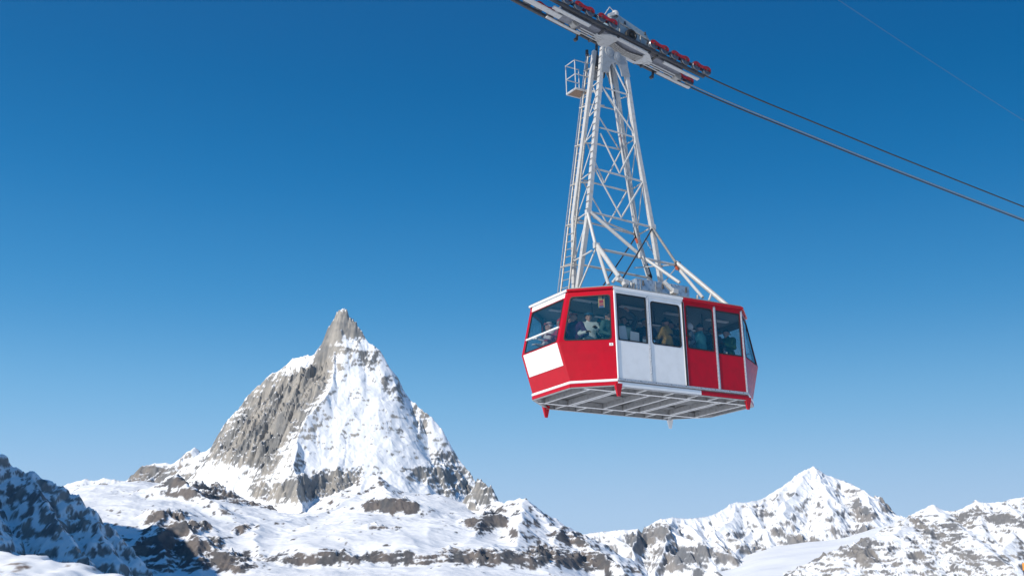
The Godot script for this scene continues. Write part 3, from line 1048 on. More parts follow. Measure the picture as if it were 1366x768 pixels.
	for q in [[-1.9, 0.3, 0.7, 0.5, 0.16], [1.5, 0.2, 0.8, 0.6, 0.12]]:
		var g := Shape.new()
		g.beam(Vector3(q[0] - q[2] / 2, 2.55 + q[4] / 2, q[1]), Vector3(q[0] + q[2] / 2, 2.55 + q[4] / 2, q[1]), q[3], q[4])
		put("roof_hatch", g, steel, car)

func carriage(car: Node3D) -> void:
	var sides := [-0.1, -0.97]
	# bogies: red cheek plates over two wheels each
	var bogie_x := [-2.39, -1.53, -0.65, 1.39, 2.24, 3.14]
	for z in sides:
		for x in bogie_x + [-3.25]:
			var p := on_rope(x, z)
			var d := (on_rope(x + 0.3, z) - on_rope(x - 0.3, z)).normalized()
			var u := Vector3(-d.y, d.x, 0)
			var s := Shape.new()
			var prof := [Vector2(-0.37, 0.16), Vector2(-0.35, 0.25), Vector2(-0.26, 0.3), Vector2(-0.15, 0.285), Vector2(-0.06, 0.255), Vector2(0.06, 0.255), Vector2(0.15, 0.285), Vector2(0.26, 0.3), Vector2(0.35, 0.25), Vector2(0.36, 0.16), Vector2(0.3, 0.15), Vector2(0.12, 0.155), Vector2(-0.12, 0.155), Vector2(-0.3, 0.15)]
			for o in [0.065, -0.085]:
				var pts := PackedVector3Array()
				for q in prof:
					pts.append(p + d * q.x + u * q.y + Vector3(0, 0, o))
				s.slab(pts, Vector3(0, 0, 0.02))
			var b := put("bogie", s, bogie_red, car)
			for o in [-0.225, 0.225]:
				var w := Shape.new()
				w.lathe(p + d * o + u * 0.165 + Vector3(0, 0, -0.06), Vector3(0, 0, 1), [Vector2(0, 0.0), Vector2(0, 0.16), Vector2(0.025, 0.175), Vector2(0.045, 0.155), Vector2(0.075, 0.155), Vector2(0.095, 0.175), Vector2(0.122, 0.16), Vector2(0.122, 0.12), Vector2(0.112, 0.11), Vector2(0.112, 0.045), Vector2(0.128, 0.04), Vector2(0.128, 0.0)], 20)
				put("wheel", w, worn(Color(0.25, 0.26, 0.28), Color(0.08, 0.08, 0.085), 0.12, 0.35, 5, 0.6, 0.8) if wheel_paint == null else wheel_paint, b)
				var c := Shape.new()
				c.lathe(p + d * o + u * 0.19 + Vector3(0, 0, 0.08), Vector3(0, 0, 1), [Vector2(0, 0.035), Vector2(0.015, 0.03), Vector2(0.018, 0.0)], 8)
				put("axle_cap", c, dark_steel, b)
	# dark rocker beams that tie the bogies together
	for z in sides:
		for x in [[-3.5, -0.3], [1.05, 3.4]]:
			var s := Shape.new()
			curved(s, x[0], x[1], z - 0.115, 0.24, 0.05, 0.11, 8)
			var rk := put("rocker_beam", s, dark_steel, car)
			for k in 3:
				var g := Shape.new()
				var p := on_rope(lerpf(x[0], x[1], (k + 0.5) / 3.0), z - 0.06, 0.2)
				g.beam(p, p + Vector3(0, 0.17, 0), 0.09, 0.07, Vector3(0, 0, 1))
				put("rocker_post", g, steel if k == 1 else dark_steel, rk)
	# side members below the ropes
	for z in sides:
		var s := Shape.new()
		curved(s, -3.7, 3.25, z, -0.085, 0.1, 0.085, 14)
		put("rope_shoe", s, dark_steel, car)
	# white guide plates under the members
	for q in [[-2.55, -1.2, -0.24, -0.2, 0.15], [1.7, 3.13, -0.24, -0.17, 0.13], [-2.4, -1.15, -0.84, -0.17, 0.11], [1.9, 3.25, -0.84, -0.17, 0.12], [-3.6, -2.1, -0.52, -0.19, 0.22]]:
		var s := Shape.new()
		curved(s, q[0], q[1], q[2], q[3], q[4], 0.05, 5)
		put("guide_plate", s, white_steel, car)
	# thin rope guides
	for k in 3:
		for q in [[-1.35, -0.5], [1.25, 2.4]]:
			var s := Shape.new()
			for i in 5:
				s.tube(on_rope(lerpf(q[0], q[1], i / 5.0), -0.52 - 0.11 * k, -0.2), on_rope(lerpf(q[0], q[1], (i + 1) / 5.0), -0.52 - 0.11 * k, -0.2), 0.022, 8)
			put("rope_guide", s, white_steel, car)
	# middle box girder
	var g := Shape.new()
	curved(g, -2.2, 2.5, -0.5, -0.03, 0.5, 0.22, 10)
	put("girder", g, worn(Color(0.17, 0.18, 0.21), Color(0.1, 0.1, 0.11), 0.6, 0.45, 31), car)
	# white saddle plate under the girder with a long opening
	var xs := [-0.78, -0.42, -0.1, 1.0, 1.12, 1.42]
	var half := [0.06, 0.34, 0.4, 0.4, 0.34, 0.08]
	var sad := Shape.new()
	for i in 5:
		for sgn in [-1.0, 1.0]:
			var inner0 := 0.0 if i != 2 else 0.27
			var a0 := on_rope(xs[i], -0.54 + inner0 * sgn, -0.2)
			var a1 := on_rope(xs[i], -0.54 + half[i] * sgn, -0.2)
			var b0 := on_rope(xs[i + 1], -0.54 + inner0 * sgn, -0.2)
			var b1 := on_rope(xs[i + 1], -0.54 + half[i + 1] * sgn, -0.2)
			sad.slab(PackedVector3Array([a0, b0, b1, a1]), Vector3(0, 0.05, 0))
	var saddle := put("saddle_plate", sad, white_steel, car)
	for k in 4:
		var s := Shape.new()
		for i in 8:
			var f0 := i / 8.0
			var f1 := (i + 1) / 8.0
			var o := -0.44 - 0.075 * k
			s.tube(on_rope(lerpf(-0.12, 1.02, f0), o - 0.12 * sin(PI * f0), -0.2), on_rope(lerpf(-0.12, 1.02, f1), o - 0.12 * sin(PI * f1), -0.2), 0.028, 8)
		put("saddle_bar", s, steel, saddle)
	for x in [-0.7, 1.35, -0.16, 1.06]:
		var s := Shape.new()
		s.tube(on_rope(x, -0.98, -0.16), on_rope(x, -0.1, -0.16), 0.04, 10)
		put("cross_shaft", s, dark_steel, car)
	# drive housing on top
	var pts := PackedVector3Array()
	for q in [Vector2(-0.3, 0.05), Vector2(1.32, 0.05), Vector2(1.24, 0.42), Vector2(1.1, 0.62), Vector2(0.02, 0.78), Vector2(-0.26, 0.66)]:
		pts.append(on_rope(q.x, -0.3, q.y))
	var hs := Shape.new()
	hs.slab(pts, Vector3(0, 0, -0.45))
	var house := put("drive_housing", hs, worn(Color(0.2, 0.27, 0.32), Color(0.15, 0.2, 0.24), 0.8, 0.4, 41), car)
	for q in [[0.0, 1.22, 0.42, 0.42]]:
		var s := Shape.new()
		s.beam(on_rope(0.02, -0.285, 0.52), on_rope(1.2, -0.285, 0.4), 0.03, 0.05)
		s.beam(on_rope(0.85, -0.285, 0.06), on_rope(0.85, -0.285, 0.42), 0.03, 0.03, Vector3(0, 0, 1))
		s.beam(on_rope(0.02, -0.285, 0.06), on_rope(0.02, -0.285, 0.6), 0.03, 0.03, Vector3(0, 0, 1))
		put("housing_rib", s, steel, house)
	for x in [0.25, 1.05]:
		var s := Shape.new()
		s.beam(on_rope(x, -0.28, 0.64), on_rope(x, -0.28, 0.54), 0.05, 0.04, Vector3(0, 0, 1))
		put("latch", s, dark_steel, house)
	var bw := Shape.new()
	bw.lathe(on_rope(0.42, -0.28, 0.2), Vector3(0, 0, 1), [Vector2(0, 0.0), Vector2(0, 0.2), Vector2(0.04, 0.215), Vector2(0.1, 0.2), Vector2(0.12, 0.14), Vector2(0.08, 0.12), Vector2(0.08, 0.06), Vector2(0.12, 0.05), Vector2(0.12, 0.0)], 24)
	put("brake_wheel", bw, rubber, car)
	var cap := Shape.new()
	cap.lathe(on_rope(-0.16, -0.25, 0.72), Vector3(0.2, 1, 0), [Vector2(-0.1, 0.11), Vector2(0.0, 0.12), Vector2(0.06, 0.1), Vector2(0.1, 0.05), Vector2(0.11, 0.0)], 16)
	cap.beam(on_rope(-0.45, -0.22, 0.5), on_rope(-0.15, -0.22, 0.72), 0.12, 0.1)
	put("round_cover", cap, white_steel, car)
	var hoop := Shape.new()
	hoop.pipe([on_rope(-0.62, -0.25, 0.42), on_rope(-0.36, -0.25, 0.86), on_rope(-0.12, -0.25, 0.72)], 0.015)
	put("hoop_rail", hoop, white_steel, car)
	for q in [[-1.17, -0.95], [1.83, -0.95]]:
		var s := Shape.new()
		var p := on_rope(q[0], q[1], -0.14)
		s.beam(p, p + Vector3(-0.02, -0.16, 0), 0.07, 0.07, Vector3(0, 0, 1))
		s.lathe(p + Vector3(-0.06, -0.2, -0.06), Vector3(0, 0, 1), [Vector2(0, 0), Vector2(0, 0.06), Vector2(0.1, 0.06), Vector2(0.1, 0)], 10)
		put("guide_roller", s, dark_steel, car)
	for q in [[-1.55, -0.55], [2.55, -0.62]]:
		var s := Shape.new()
		s.lathe(on_rope(q[0], q[1] - 0.1, -0.14), Vector3(0, 0, 1), [Vector2(0, 0), Vector2(0, 0.13), Vector2(0.06, 0.11), Vector2(0.14, 0.13), Vector2(0.2, 0.13), Vector2(0.2, 0)], 16)
		put("haul_roller", s, steel, car)

var wheel_paint: Material

func rope(called: String, label: String, pts: Array, r: float, m: Material, frame: Transform3D, group: String) -> void:
	var s := Shape.new()
	for i in pts.size() - 1:
		s.tube(frame * Vector3(pts[i]), frame * Vector3(pts[i + 1]), r, 8)
	tag(put(called, s, m, self), label, "cable", group)

# ---------------------------------------------------------------- people
# bones: [from, to, radius from, radius to, what covers it]; the field of all of them, joined smoothly, is meshed as one surface
func field_mesh(bones: Array, cell: float, blend: float) -> Array:
	var lo := Vector3.ONE * 1e9
	var hi := -lo
	for b in bones:
		var r: float = maxf(b[2], b[3]) + cell * 2.0 + blend * 0.3
		for p in [b[0], b[1]]:
			lo = lo.min(p - Vector3.ONE * r)
			hi = hi.max(p + Vector3.ONE * r)
	var nx := int((hi.x - lo.x) / cell) + 2
	var ny := int((hi.y - lo.y) / cell) + 2
	var nz := int((hi.z - lo.z) / cell) + 2
	var f := PackedFloat32Array()
	f.resize(nx * ny * nz)
	f.fill(1.0)
	var who := PackedByteArray()
	who.resize(f.size())
	var close := PackedFloat32Array()
	close.resize(f.size())
	close.fill(1.0)
	for b in bones:
		var a: Vector3 = b[0]
		var e: Vector3 = b[1] - a
		var r0: float = b[2]
		var r1: float = b[3]
		var m: float = maxf(r0, r1) + cell * 2.0 + blend
		var i0 := Vector3i(((a.min(b[1]) - Vector3.ONE * m - lo) / cell).max(Vector3.ZERO))
		var i1 := Vector3i(((a.max(b[1]) + Vector3.ONE * m - lo) / cell)) + Vector3i.ONE
		for k in range(i0.z, mini(i1.z + 1, nz)):
			for j in range(i0.y, mini(i1.y + 1, ny)):
				for i in range(i0.x, mini(i1.x + 1, nx)):
					var p := lo + Vector3(i, j, k) * cell - a
					var t := clampf(p.dot(e) / (e.length_squared() + 1e-9), 0.0, 1.0)
					var d := (p - e * t).length() - lerpf(r0, r1, t)
					var at := (k * ny + j) * nx + i
					if d < close[at]:
						close[at] = d
						who[at] = b[4]
					var h := maxf(blend - absf(f[at] - d), 0.0) / blend
					f[at] = minf(f[at], d) - h * h * blend * 0.25
	var index := {}
	var pts := PackedVector3Array()
	var part := PackedByteArray()
	var quads := PackedInt32Array()
	var step := [1, nx, nx * ny]
	for k in nz - 1:
		for j in ny - 1:
			for i in nx - 1:
				var at := (k * ny + j) * nx + i
				var inside := 0
				for c in 8:
					if f[at + (c & 1) + (c >> 1 & 1) * nx + (c >> 2) * nx * ny] < 0.0:
						inside += 1
				if inside == 0 or inside == 8:
					continue
				var sum := Vector3.ZERO
				var cross := 0
				for c in 8:
					for ax in 3:
						if c >> ax & 1:
							continue
						var p := Vector3(c & 1, c >> 1 & 1, c >> 2)
						var q := p
						q[ax] += 1
						var o: int = at + (c & 1) + (c >> 1 & 1) * nx + (c >> 2) * nx * ny
						var va := f[o]
						var vb := f[o + step[ax]]
						if (va < 0.0) != (vb < 0.0):
							sum += p.lerp(q, va / (va - vb))
							cross += 1
				index[at] = pts.size()
				pts.append(lo + (Vector3(i, j, k) + sum / cross) * cell)
				part.append(who[at])
	for at in index:
		for ax in 3:
			var s1: int = step[(ax + 1) % 3]
			var s2: int = step[(ax + 2) % 3]
			if (f[at] < 0.0) == (f[at + step[ax]] < 0.0) or not (index.has(at - s1) and index.has(at - s2) and index.has(at - s1 - s2)):
				continue
			var q := [index[at], index[at - s1], index[at - s1 - s2], index[at - s2]]
			if f[at] >= 0.0:
				q.reverse()
			quads.append_array([q[0], q[2], q[1], q[0], q[3], q[2]])   # clockwise seen from outside
	var normals := PackedVector3Array()
	normals.resize(pts.size())
	for i in range(0, quads.size(), 3):
		var g := (pts[quads[i + 2]] - pts[quads[i]]).cross(pts[quads[i + 1]] - pts[quads[i]])
		for j in 3:
			normals[quads[i + j]] += g
	for i in normals.size():
		normals[i] = normals[i].normalized()
	return [pts, normals, part, quads]

func joined(pieces: Array) -> Array:      # [field mesh, transform] pairs as one surface
	var out := [PackedVector3Array(), PackedVector3Array(), PackedByteArray(), PackedInt32Array()]
	for piece in pieces:
		var f: Array = piece[0]
		var t: Transform3D = piece[1]
		var from: int = out[0].size()
		for p in f[0]:
			out[0].append(t * p)
		for q in f[1]:
			out[1].append((t.basis * q).normalized())
		out[2].append_array(f[2])
		var flip := t.basis.determinant() < 0.0
		for i in range(0, f[3].size(), 3):
			out[3].append_array([from + f[3][i], from + f[3][i + (2 if flip else 1)], from + f[3][i + (1 if flip else 2)]])
	return out

enum { JACKET, TROUSERS, SKIN, GLOVE, BOOT }

# a gloved hand, palm down, fingers along -z and curled a little; the thumb leaves the side of the palm
func hand_field() -> Array:
	var b := [[Vector3(0, 0, 0.02), Vector3(0, 0, -0.03), 0.026, 0.03, GLOVE], [Vector3(-0.022, 0, -0.02), Vector3(-0.026, 0, -0.075), 0.016, 0.017, GLOVE], [Vector3(0.02, 0, -0.02), Vector3(0.026, 0, -0.07), 0.016, 0.016, GLOVE], [Vector3(0, 0, -0.03), Vector3(0, 0, -0.075), 0.018, 0.017, GLOVE]]
	var long := [0.085, 0.098, 0.09, 0.07]
	for i in 4:
		var x := -0.033 + 0.022 * i
		var l: float = long[i]
		var k := Vector3(x, 0, -0.085)
		var m := k + Vector3((i - 1.5) * 0.004, -0.008, -l * 0.5)
		var e := m + Vector3(0, -l * 0.28, -l * 0.32)
		b.append([k, m, 0.0115, 0.0105, GLOVE])
		b.append([m, e, 0.0105, 0.0085, GLOVE])
	b.append([Vector3(-0.026, -0.004, -0.012), Vector3(-0.055, -0.014, -0.045), 0.014, 0.012, GLOVE])
	b.append([Vector3(-0.055, -0.014, -0.045), Vector3(-0.06, -0.024, -0.078), 0.012, 0.009, GLOVE])
	return field_mesh(b, 0.0055, 0.008)

# head with brow, nose, lips, chin, ears and neck, face towards -z, centred at the eyes
func head_field() -> Array:
	return field_mesh([
		[Vector3(0, 0.035, 0.02), Vector3(0, 0.03, -0.012), 0.088, 0.08, SKIN], [Vector3(0, -0.03, -0.01), Vector3(0, -0.075, -0.042), 0.066, 0.042, SKIN],
		[Vector3(0, -0.105, -0.055), Vector3(0, -0.1, -0.05), 0.022, 0.024, SKIN], [Vector3(0, 0.012, -0.088), Vector3(0, -0.034, -0.108), 0.009, 0.014, SKIN],
		[Vector3(-0.03, 0.018, -0.082), Vector3(0.03, 0.018, -0.082), 0.012, 0.012, SKIN], [Vector3(-0.018, -0.066, -0.09), Vector3(0.018, -0.066, -0.09), 0.008, 0.008, SKIN],
		[Vector3(-0.084, 0.01, 0.015), Vector3(-0.09, -0.03, 0.01), 0.016, 0.012, SKIN], [Vector3(0.084, 0.01, 0.015), Vector3(0.09, -0.03, 0.01), 0.016, 0.012, SKIN],
		[Vector3(0, -0.06, 0.02), Vector3(0, -0.2, 0.03), 0.055, 0.062, SKIN]], 0.011, 0.03)

# a standing adult 1.72 m tall, facing -z; each arm is bent at the elbow towards the given hand place
func figure(hand_l: Vector3, hand_r: Vector3, head: Array, hand: Array) -> Array:
	var bones := [
		[Vector3(0, 1.0, 0), Vector3(0, 1.2, 0.0), 0.165, 0.16, JACKET], [Vector3(-0.07, 1.3, 0.0), Vector3(0.07, 1.3, 0.0), 0.155, 0.155, JACKET], [Vector3(-0.06, 1.0, 0), Vector3(0.06, 1.0, 0), 0.155, 0.155, JACKET],
		[Vector3(-0.17, 1.4, 0.01), Vector3(0.17, 1.4, 0.01), 0.085, 0.085, JACKET], [Vector3(0, 1.42, 0.02), Vector3(0, 1.5, 0.02), 0.09, 0.072, JACKET]]
	var pieces := [[head, Transform3D(Basis(), Vector3(0, 1.61, -0.01))]]
	for side in [-1.0, 1.0]:
		var sh := Vector3(0.205 * side, 1.39, 0.01)
		var h := hand_l if side < 0 else hand_r
		var mid := (sh + h) / 2.0
		var reach := (h - sh).length()
		var out := sqrt(maxf(0.0004, 0.3 * 0.3 - reach * reach / 4.0))
		var el := mid + (Vector3(side * 0.6, -0.7, 0.35) - (h - sh).normalized() * Vector3(side * 0.6, -0.7, 0.35).dot((h - sh).normalized())).normalized() * out
		bones.append([sh, el, 0.08, 0.062, JACKET])
		bones.append([el, el.lerp(h, 0.92), 0.062, 0.045, JACKET])
		var z := (el - h).normalized()
		var x := Vector3(0, 1, 0.3).cross(z).normalized()
		pieces.append([hand, Transform3D(Basis(x * -side, z.cross(x), z), h)])
		bones.append([Vector3(0.1 * side, 0.94, 0), Vector3(0.115 * side, 0.5, -0.02), 0.115, 0.082, TROUSERS])
		bones.append([Vector3(0.115 * side, 0.5, -0.02), Vector3(0.12 * side, 0.16, 0.03), 0.078, 0.07, TROUSERS])
		bones.append([Vector3(0.12 * side, 0.2, 0.03), Vector3(0.12 * side, 0.07, 0.03), 0.072, 0.066, BOOT])
		bones.append([Vector3(0.12 * side, 0.06, 0.04), Vector3(0.14 * side, 0.05, -0.16), 0.06, 0.05, BOOT])
	pieces.append([field_mesh(bones, 0.026, 0.05), Transform3D()])
	return joined(pieces)

func dressed(f: Array, c: Array, m: Material) -> MeshInstance3D:
	var col := PackedColorArray()
	for p in f[2]:
		col.append(c[p])
	var arrays := []
	arrays.resize(Mesh.ARRAY_MAX)
	arrays[Mesh.ARRAY_VERTEX] = f[0]
	arrays[Mesh.ARRAY_NORMAL] = f[1]
	arrays[Mesh.ARRAY_INDEX] = f[3]
	arrays[Mesh.ARRAY_COLOR] = col
	var o := MeshInstance3D.new()
	o.mesh = ArrayMesh.new()
	o.mesh.add_surface_from_arrays(Mesh.PRIMITIVE_TRIANGLES, arrays)
	o.material_override = m
	return o

# what is worn on the head, in head coordinates (eyes at the origin, face to -z)
func dome(r: Vector3, drop: float, open_front: float) -> Shape:
	var s := Shape.new()
	var rows := 8
	var cols := 20
	for shell in [1.0, 0.93]:
		for i in rows:
			for j in cols:
				var p := []
				for q in [[i, j], [i, j + 1], [i + 1, j + 1], [i + 1, j]]:
					var around: float = TAU * q[1] / cols
					var low := drop - open_front * clampf(cos(around) * 1.4, 0.0, 1.0)
					var down: float = q[0] / float(rows) * low
					p.append(Vector3(sin(around) * sin(down) * r.x, cos(down) * r.y, -cos(around) * sin(down) * r.z) * shell + Vector3(0, 0.03, 0.012))
				if i == 0:
					s.tri(p[0], p[2], p[3], (p[2] - Vector3(0, 0.03, 0)) * (shell - 0.96))
				else:
					s.quad(p[0], p[1], p[2], p[3], (p[2] - Vector3(0, 0.03, 0)) * (shell - 0.96))
	return s

func person(label: String, at: Vector3, turn: float, f: Array, c: Array, head_wear: String, wear_paint: Material, goggles: Material, skin_m: Material, parent_basis: Transform3D) -> void:
	var o := thing("person")
	o.transform = parent_basis * Transform3D(Basis(Vector3.UP, turn), at)
	tag(o, label, "person", "passengers standing inside the cable car")
	var body := dressed(f, c, skin_m)
	o.add_child(body, true)
	fix_name(body, "body", o)
	var e := Vector3(0, 1.61, -0.01)
	if head_wear == "helmet" or head_wear == "hood":
		var h := put("helmet" if head_wear == "helmet" else "hood", dome(Vector3(0.112, 0.118, 0.128) if head_wear == "helmet" else Vector3(0.122, 0.126, 0.132), 1.95 if head_wear == "helmet" else 2.5, 0.75 if head_wear == "helmet" else 1.2), wear_paint, o)
		h.position = e
	elif head_wear == "beanie":
		var h := put("beanie", dome(Vector3(0.104, 0.116, 0.118), 1.65, 0.3), wear_paint, o)
		h.position = e
		var pom := Shape.new()
		pom.lathe(Vector3(0, 0.13, 0.01), Vector3.UP, [Vector2(0, 0.012), Vector2(0.012, 0.03), Vector2(0.034, 0.03), Vector2(0.048, 0.012), Vector2(0.052, 0.0)], 10)
		put("pompom", pom, wear_paint, h)
	elif head_wear == "hair":
		var h := put("hair", dome(Vector3(0.1, 0.108, 0.116), 2.1, 1.15), wear_paint, o)
		h.position = e
	if goggles:
		var g := Shape.new()
		var y := 0.075 if head_wear == "helmet" else 0.005
		var r := 0.128 if head_wear == "helmet" else 0.108
		for k in 10:
			var a := -0.75 + 0.15 * k
			var p0 := Vector3(sin(a) * 0.105, y, -cos(a) * r - 0.004)
			var p1 := Vector3(sin(a + 0.15) * 0.105, y, -cos(a + 0.15) * r - 0.004)
			g.beam(p0, p1, 0.026, 0.062)
		var go := put("goggles", g, goggles, o)
		go.position = e
		var st := Shape.new()
		for k in 14:
			var a := 0.75 + (TAU - 1.5) * k / 14.0
			var a2 := 0.75 + (TAU - 1.5) * (k + 1) / 14.0
			st.beam(Vector3(sin(a) * 0.117, y, -cos(a) * r), Vector3(sin(a2) * 0.117, y, -cos(a2) * r), 0.008, 0.03)
		put("strap", st, goggles, go)
	else:
		for side in [-1, 1]:
			var eye := Shape.new()
			eye.lathe(Vector3(0.03 * side, 0, -0.088), Vector3(0, 0, -1), [Vector2(-0.008, 0.011), Vector2(0.0, 0.009), Vector2(0.004, 0.004), Vector2(0.005, 0.0)], 8)
			put("eye", eye, goggle_dark, o).position = e

var goggle_dark: StandardMaterial3D

# ---------------------------------------------------------------- the scene
func _ready() -> void:
	var cam := Camera3D.new()
	cam.name = "camera"
	cam.fov = 27.65
	cam.near = 0.1
	cam.far = 90000.0
	cam.position = EYE
	cam.rotation_degrees = Vector3(14, 0, 0)
	add_child(cam)
	cam.current = true

	# clear mountain sky: deep blue overhead, pale towards the horizon, the same all the way round
	var el := deg_to_rad(31.0)
	var az := deg_to_rad(40.0)     # of the sun, measured from the left towards the viewer
	var to_sun := Vector3(-cos(az) * cos(el), sin(el), sin(az) * cos(el))
	var sky_image := Image.create(512, 1024, false, Image.FORMAT_RGBAF)
	var stops := [[-90.0, Color(0.43, 0.59, 0.81)], [0.0, Color(0.5, 0.66, 0.86)], [3.0, Color(0.42, 0.61, 0.84)], [8.0, Color(0.195, 0.45, 0.735)], [12.0, Color(0.075, 0.305, 0.61)], [17.0, Color(0.02, 0.195, 0.475)], [23.0, Color(0.001, 0.122, 0.35)], [28.0, Color(0.0, 0.092, 0.29)], [45.0, Color(0.003, 0.075, 0.25)], [90.0, Color(0.003, 0.06, 0.21)]]
	for y in 1024:
		var up := 90.0 - (y + 0.5) / 1024.0 * 180.0
		var k := 0
		while k < stops.size() - 2 and up > stops[k + 1][0]:
			k += 1
		var c := Color.BLACK
		var at := [stops[maxi(k - 1, 0)], stops[k], stops[k + 1], stops[mini(k + 2, stops.size() - 1)]]
		for j in 3:
			var from: float = at[1][1][j]
			var to: float = at[2][1][j]
			c[j] = clampf(cubic_interpolate_in_time(from, to, at[0][1][j], at[3][1][j], (up - at[1][0]) / (at[2][0] - at[1][0]), at[2][0] - at[1][0], at[0][0] - at[1][0], at[3][0] - at[1][0]) if k > 1 and k < stops.size() - 2 else lerpf(from, to, clampf((up - at[1][0]) / (at[2][0] - at[1][0]), 0.0, 1.0)), 0.0, 1.0)
		for x in 512:
			# a little paler on the sun's side
			var round := (x + 0.5) / 512.0 * TAU
			var way := Vector3(sin(round) * cos(deg_to_rad(up)), sin(deg_to_rad(up)), -cos(round) * cos(deg_to_rad(up)))
			var pale := clampf((way.dot(to_sun) + 0.75) * 0.5, 0.0, 1.0)
			sky_image.set_pixel(x, y, c + Color(0.03, 0.09, 0.16, 0.0) * pale)
	var pano := PanoramaSkyMaterial.new()
	pano.panorama = ImageTexture.create_from_image(sky_image)
	var env := Environment.new()
	env.background_mode = Environment.BG_SKY
	env.sky = Sky.new()
	env.sky.sky_material = pano
	env.tonemap_mode = Environment.TONE_MAPPER_LINEAR
	env.tonemap_exposure = 1.0
	env.fog_enabled = true
	env.fog_density = 0.0000045
	env.fog_light_color = Color(0.74, 0.86, 1.0)
	env.sdfgi_enabled = true
	env.ssao_enabled = true
	env.ssil_enabled = true
	var we := WorldEnvironment.new()
	we.name = "air"
	we.environment = env
	add_child(we)

	var sun := DirectionalLight3D.new()
	sun.name = "sun"
	sun.light_color = Color(1.0, 0.965, 0.91)
	sun.light_energy = 1.5
	sun.light_angular_distance = 0.5
	sun.shadow_enabled = true
	sun.look_at_from_position(to_sun * 100.0, Vector3.ZERO)
	add_child(sun)

	var rp := worn(Color(0.47, 0.004, 0.016), Color(0.41, 0.006, 0.016), 1.6, 0.27, 51, 0.7)
	rp.metallic_specular = 0.4
	red = rp
	white = worn(Color(0.8, 0.8, 0.795), Color(0.755, 0.755, 0.745), 1.9, 0.38, 52, 0.6)
	bogie_red = worn(Color(0.33, 0.012, 0.018), Color(0.14, 0.015, 0.015), 0.5, 0.5, 53, 0.55)
	alu = worn(Color(0.5, 0.52, 0.55), Color(0.28, 0.3, 0.33), 0.35, 0.4, 3, 0.5, 0.5)
	rubber = paint(Color(0.012, 0.013, 0.015), 0.6)
	lining = paint(Color(0.13, 0.165, 0.17), 0.6)
	steel = worn(Color(0.4, 0.385, 0.36), Color(0.24, 0.225, 0.2), 0.4, 0.45, 8, 0.5, 0.3)
	dark_steel = worn(Color(0.07, 0.07, 0.075), Color(0.03, 0.03, 0.03), 0.4, 0.45, 9, 0.5, 0.4)
	white_steel = worn(Color(0.49, 0.49, 0.48), Color(0.38, 0.365, 0.34), 0.9, 0.42, 10, 0.4)
	frame_grey = worn(Color(0.36, 0.36, 0.36), Color(0.25, 0.25, 0.25), 0.8, 0.55, 11, 0.6)
	flange_grey = worn(Color(0.7, 0.7, 0.69), Color(0.55, 0.54, 0.52), 0.8, 0.5, 21, 0.5)
	floor_grey = worn(Color(0.17, 0.17, 0.168), Color(0.11, 0.11, 0.108), 1.3, 0.6, 19, 0.6)
	shade_grey = worn(Color(0.27, 0.29, 0.31), Color(0.22, 0.23, 0.24), 0.8, 0.5, 20, 0.5)
	wheel_paint = worn(Color(0.25, 0.26, 0.28), Color(0.08, 0.08, 0.085), 0.12, 0.35, 5, 0.6, 0.8)
	goggle_dark = paint(Color(0.01, 0.012, 0.015), 0.15)
	var gl := StandardMaterial3D.new()
	gl.transparency = BaseMaterial3D.TRANSPARENCY_ALPHA
	gl.albedo_color = Color(0.02, 0.25, 0.34, 0.4)
	gl.roughness = 0.03
	glass = gl

	scenery()
	objects()

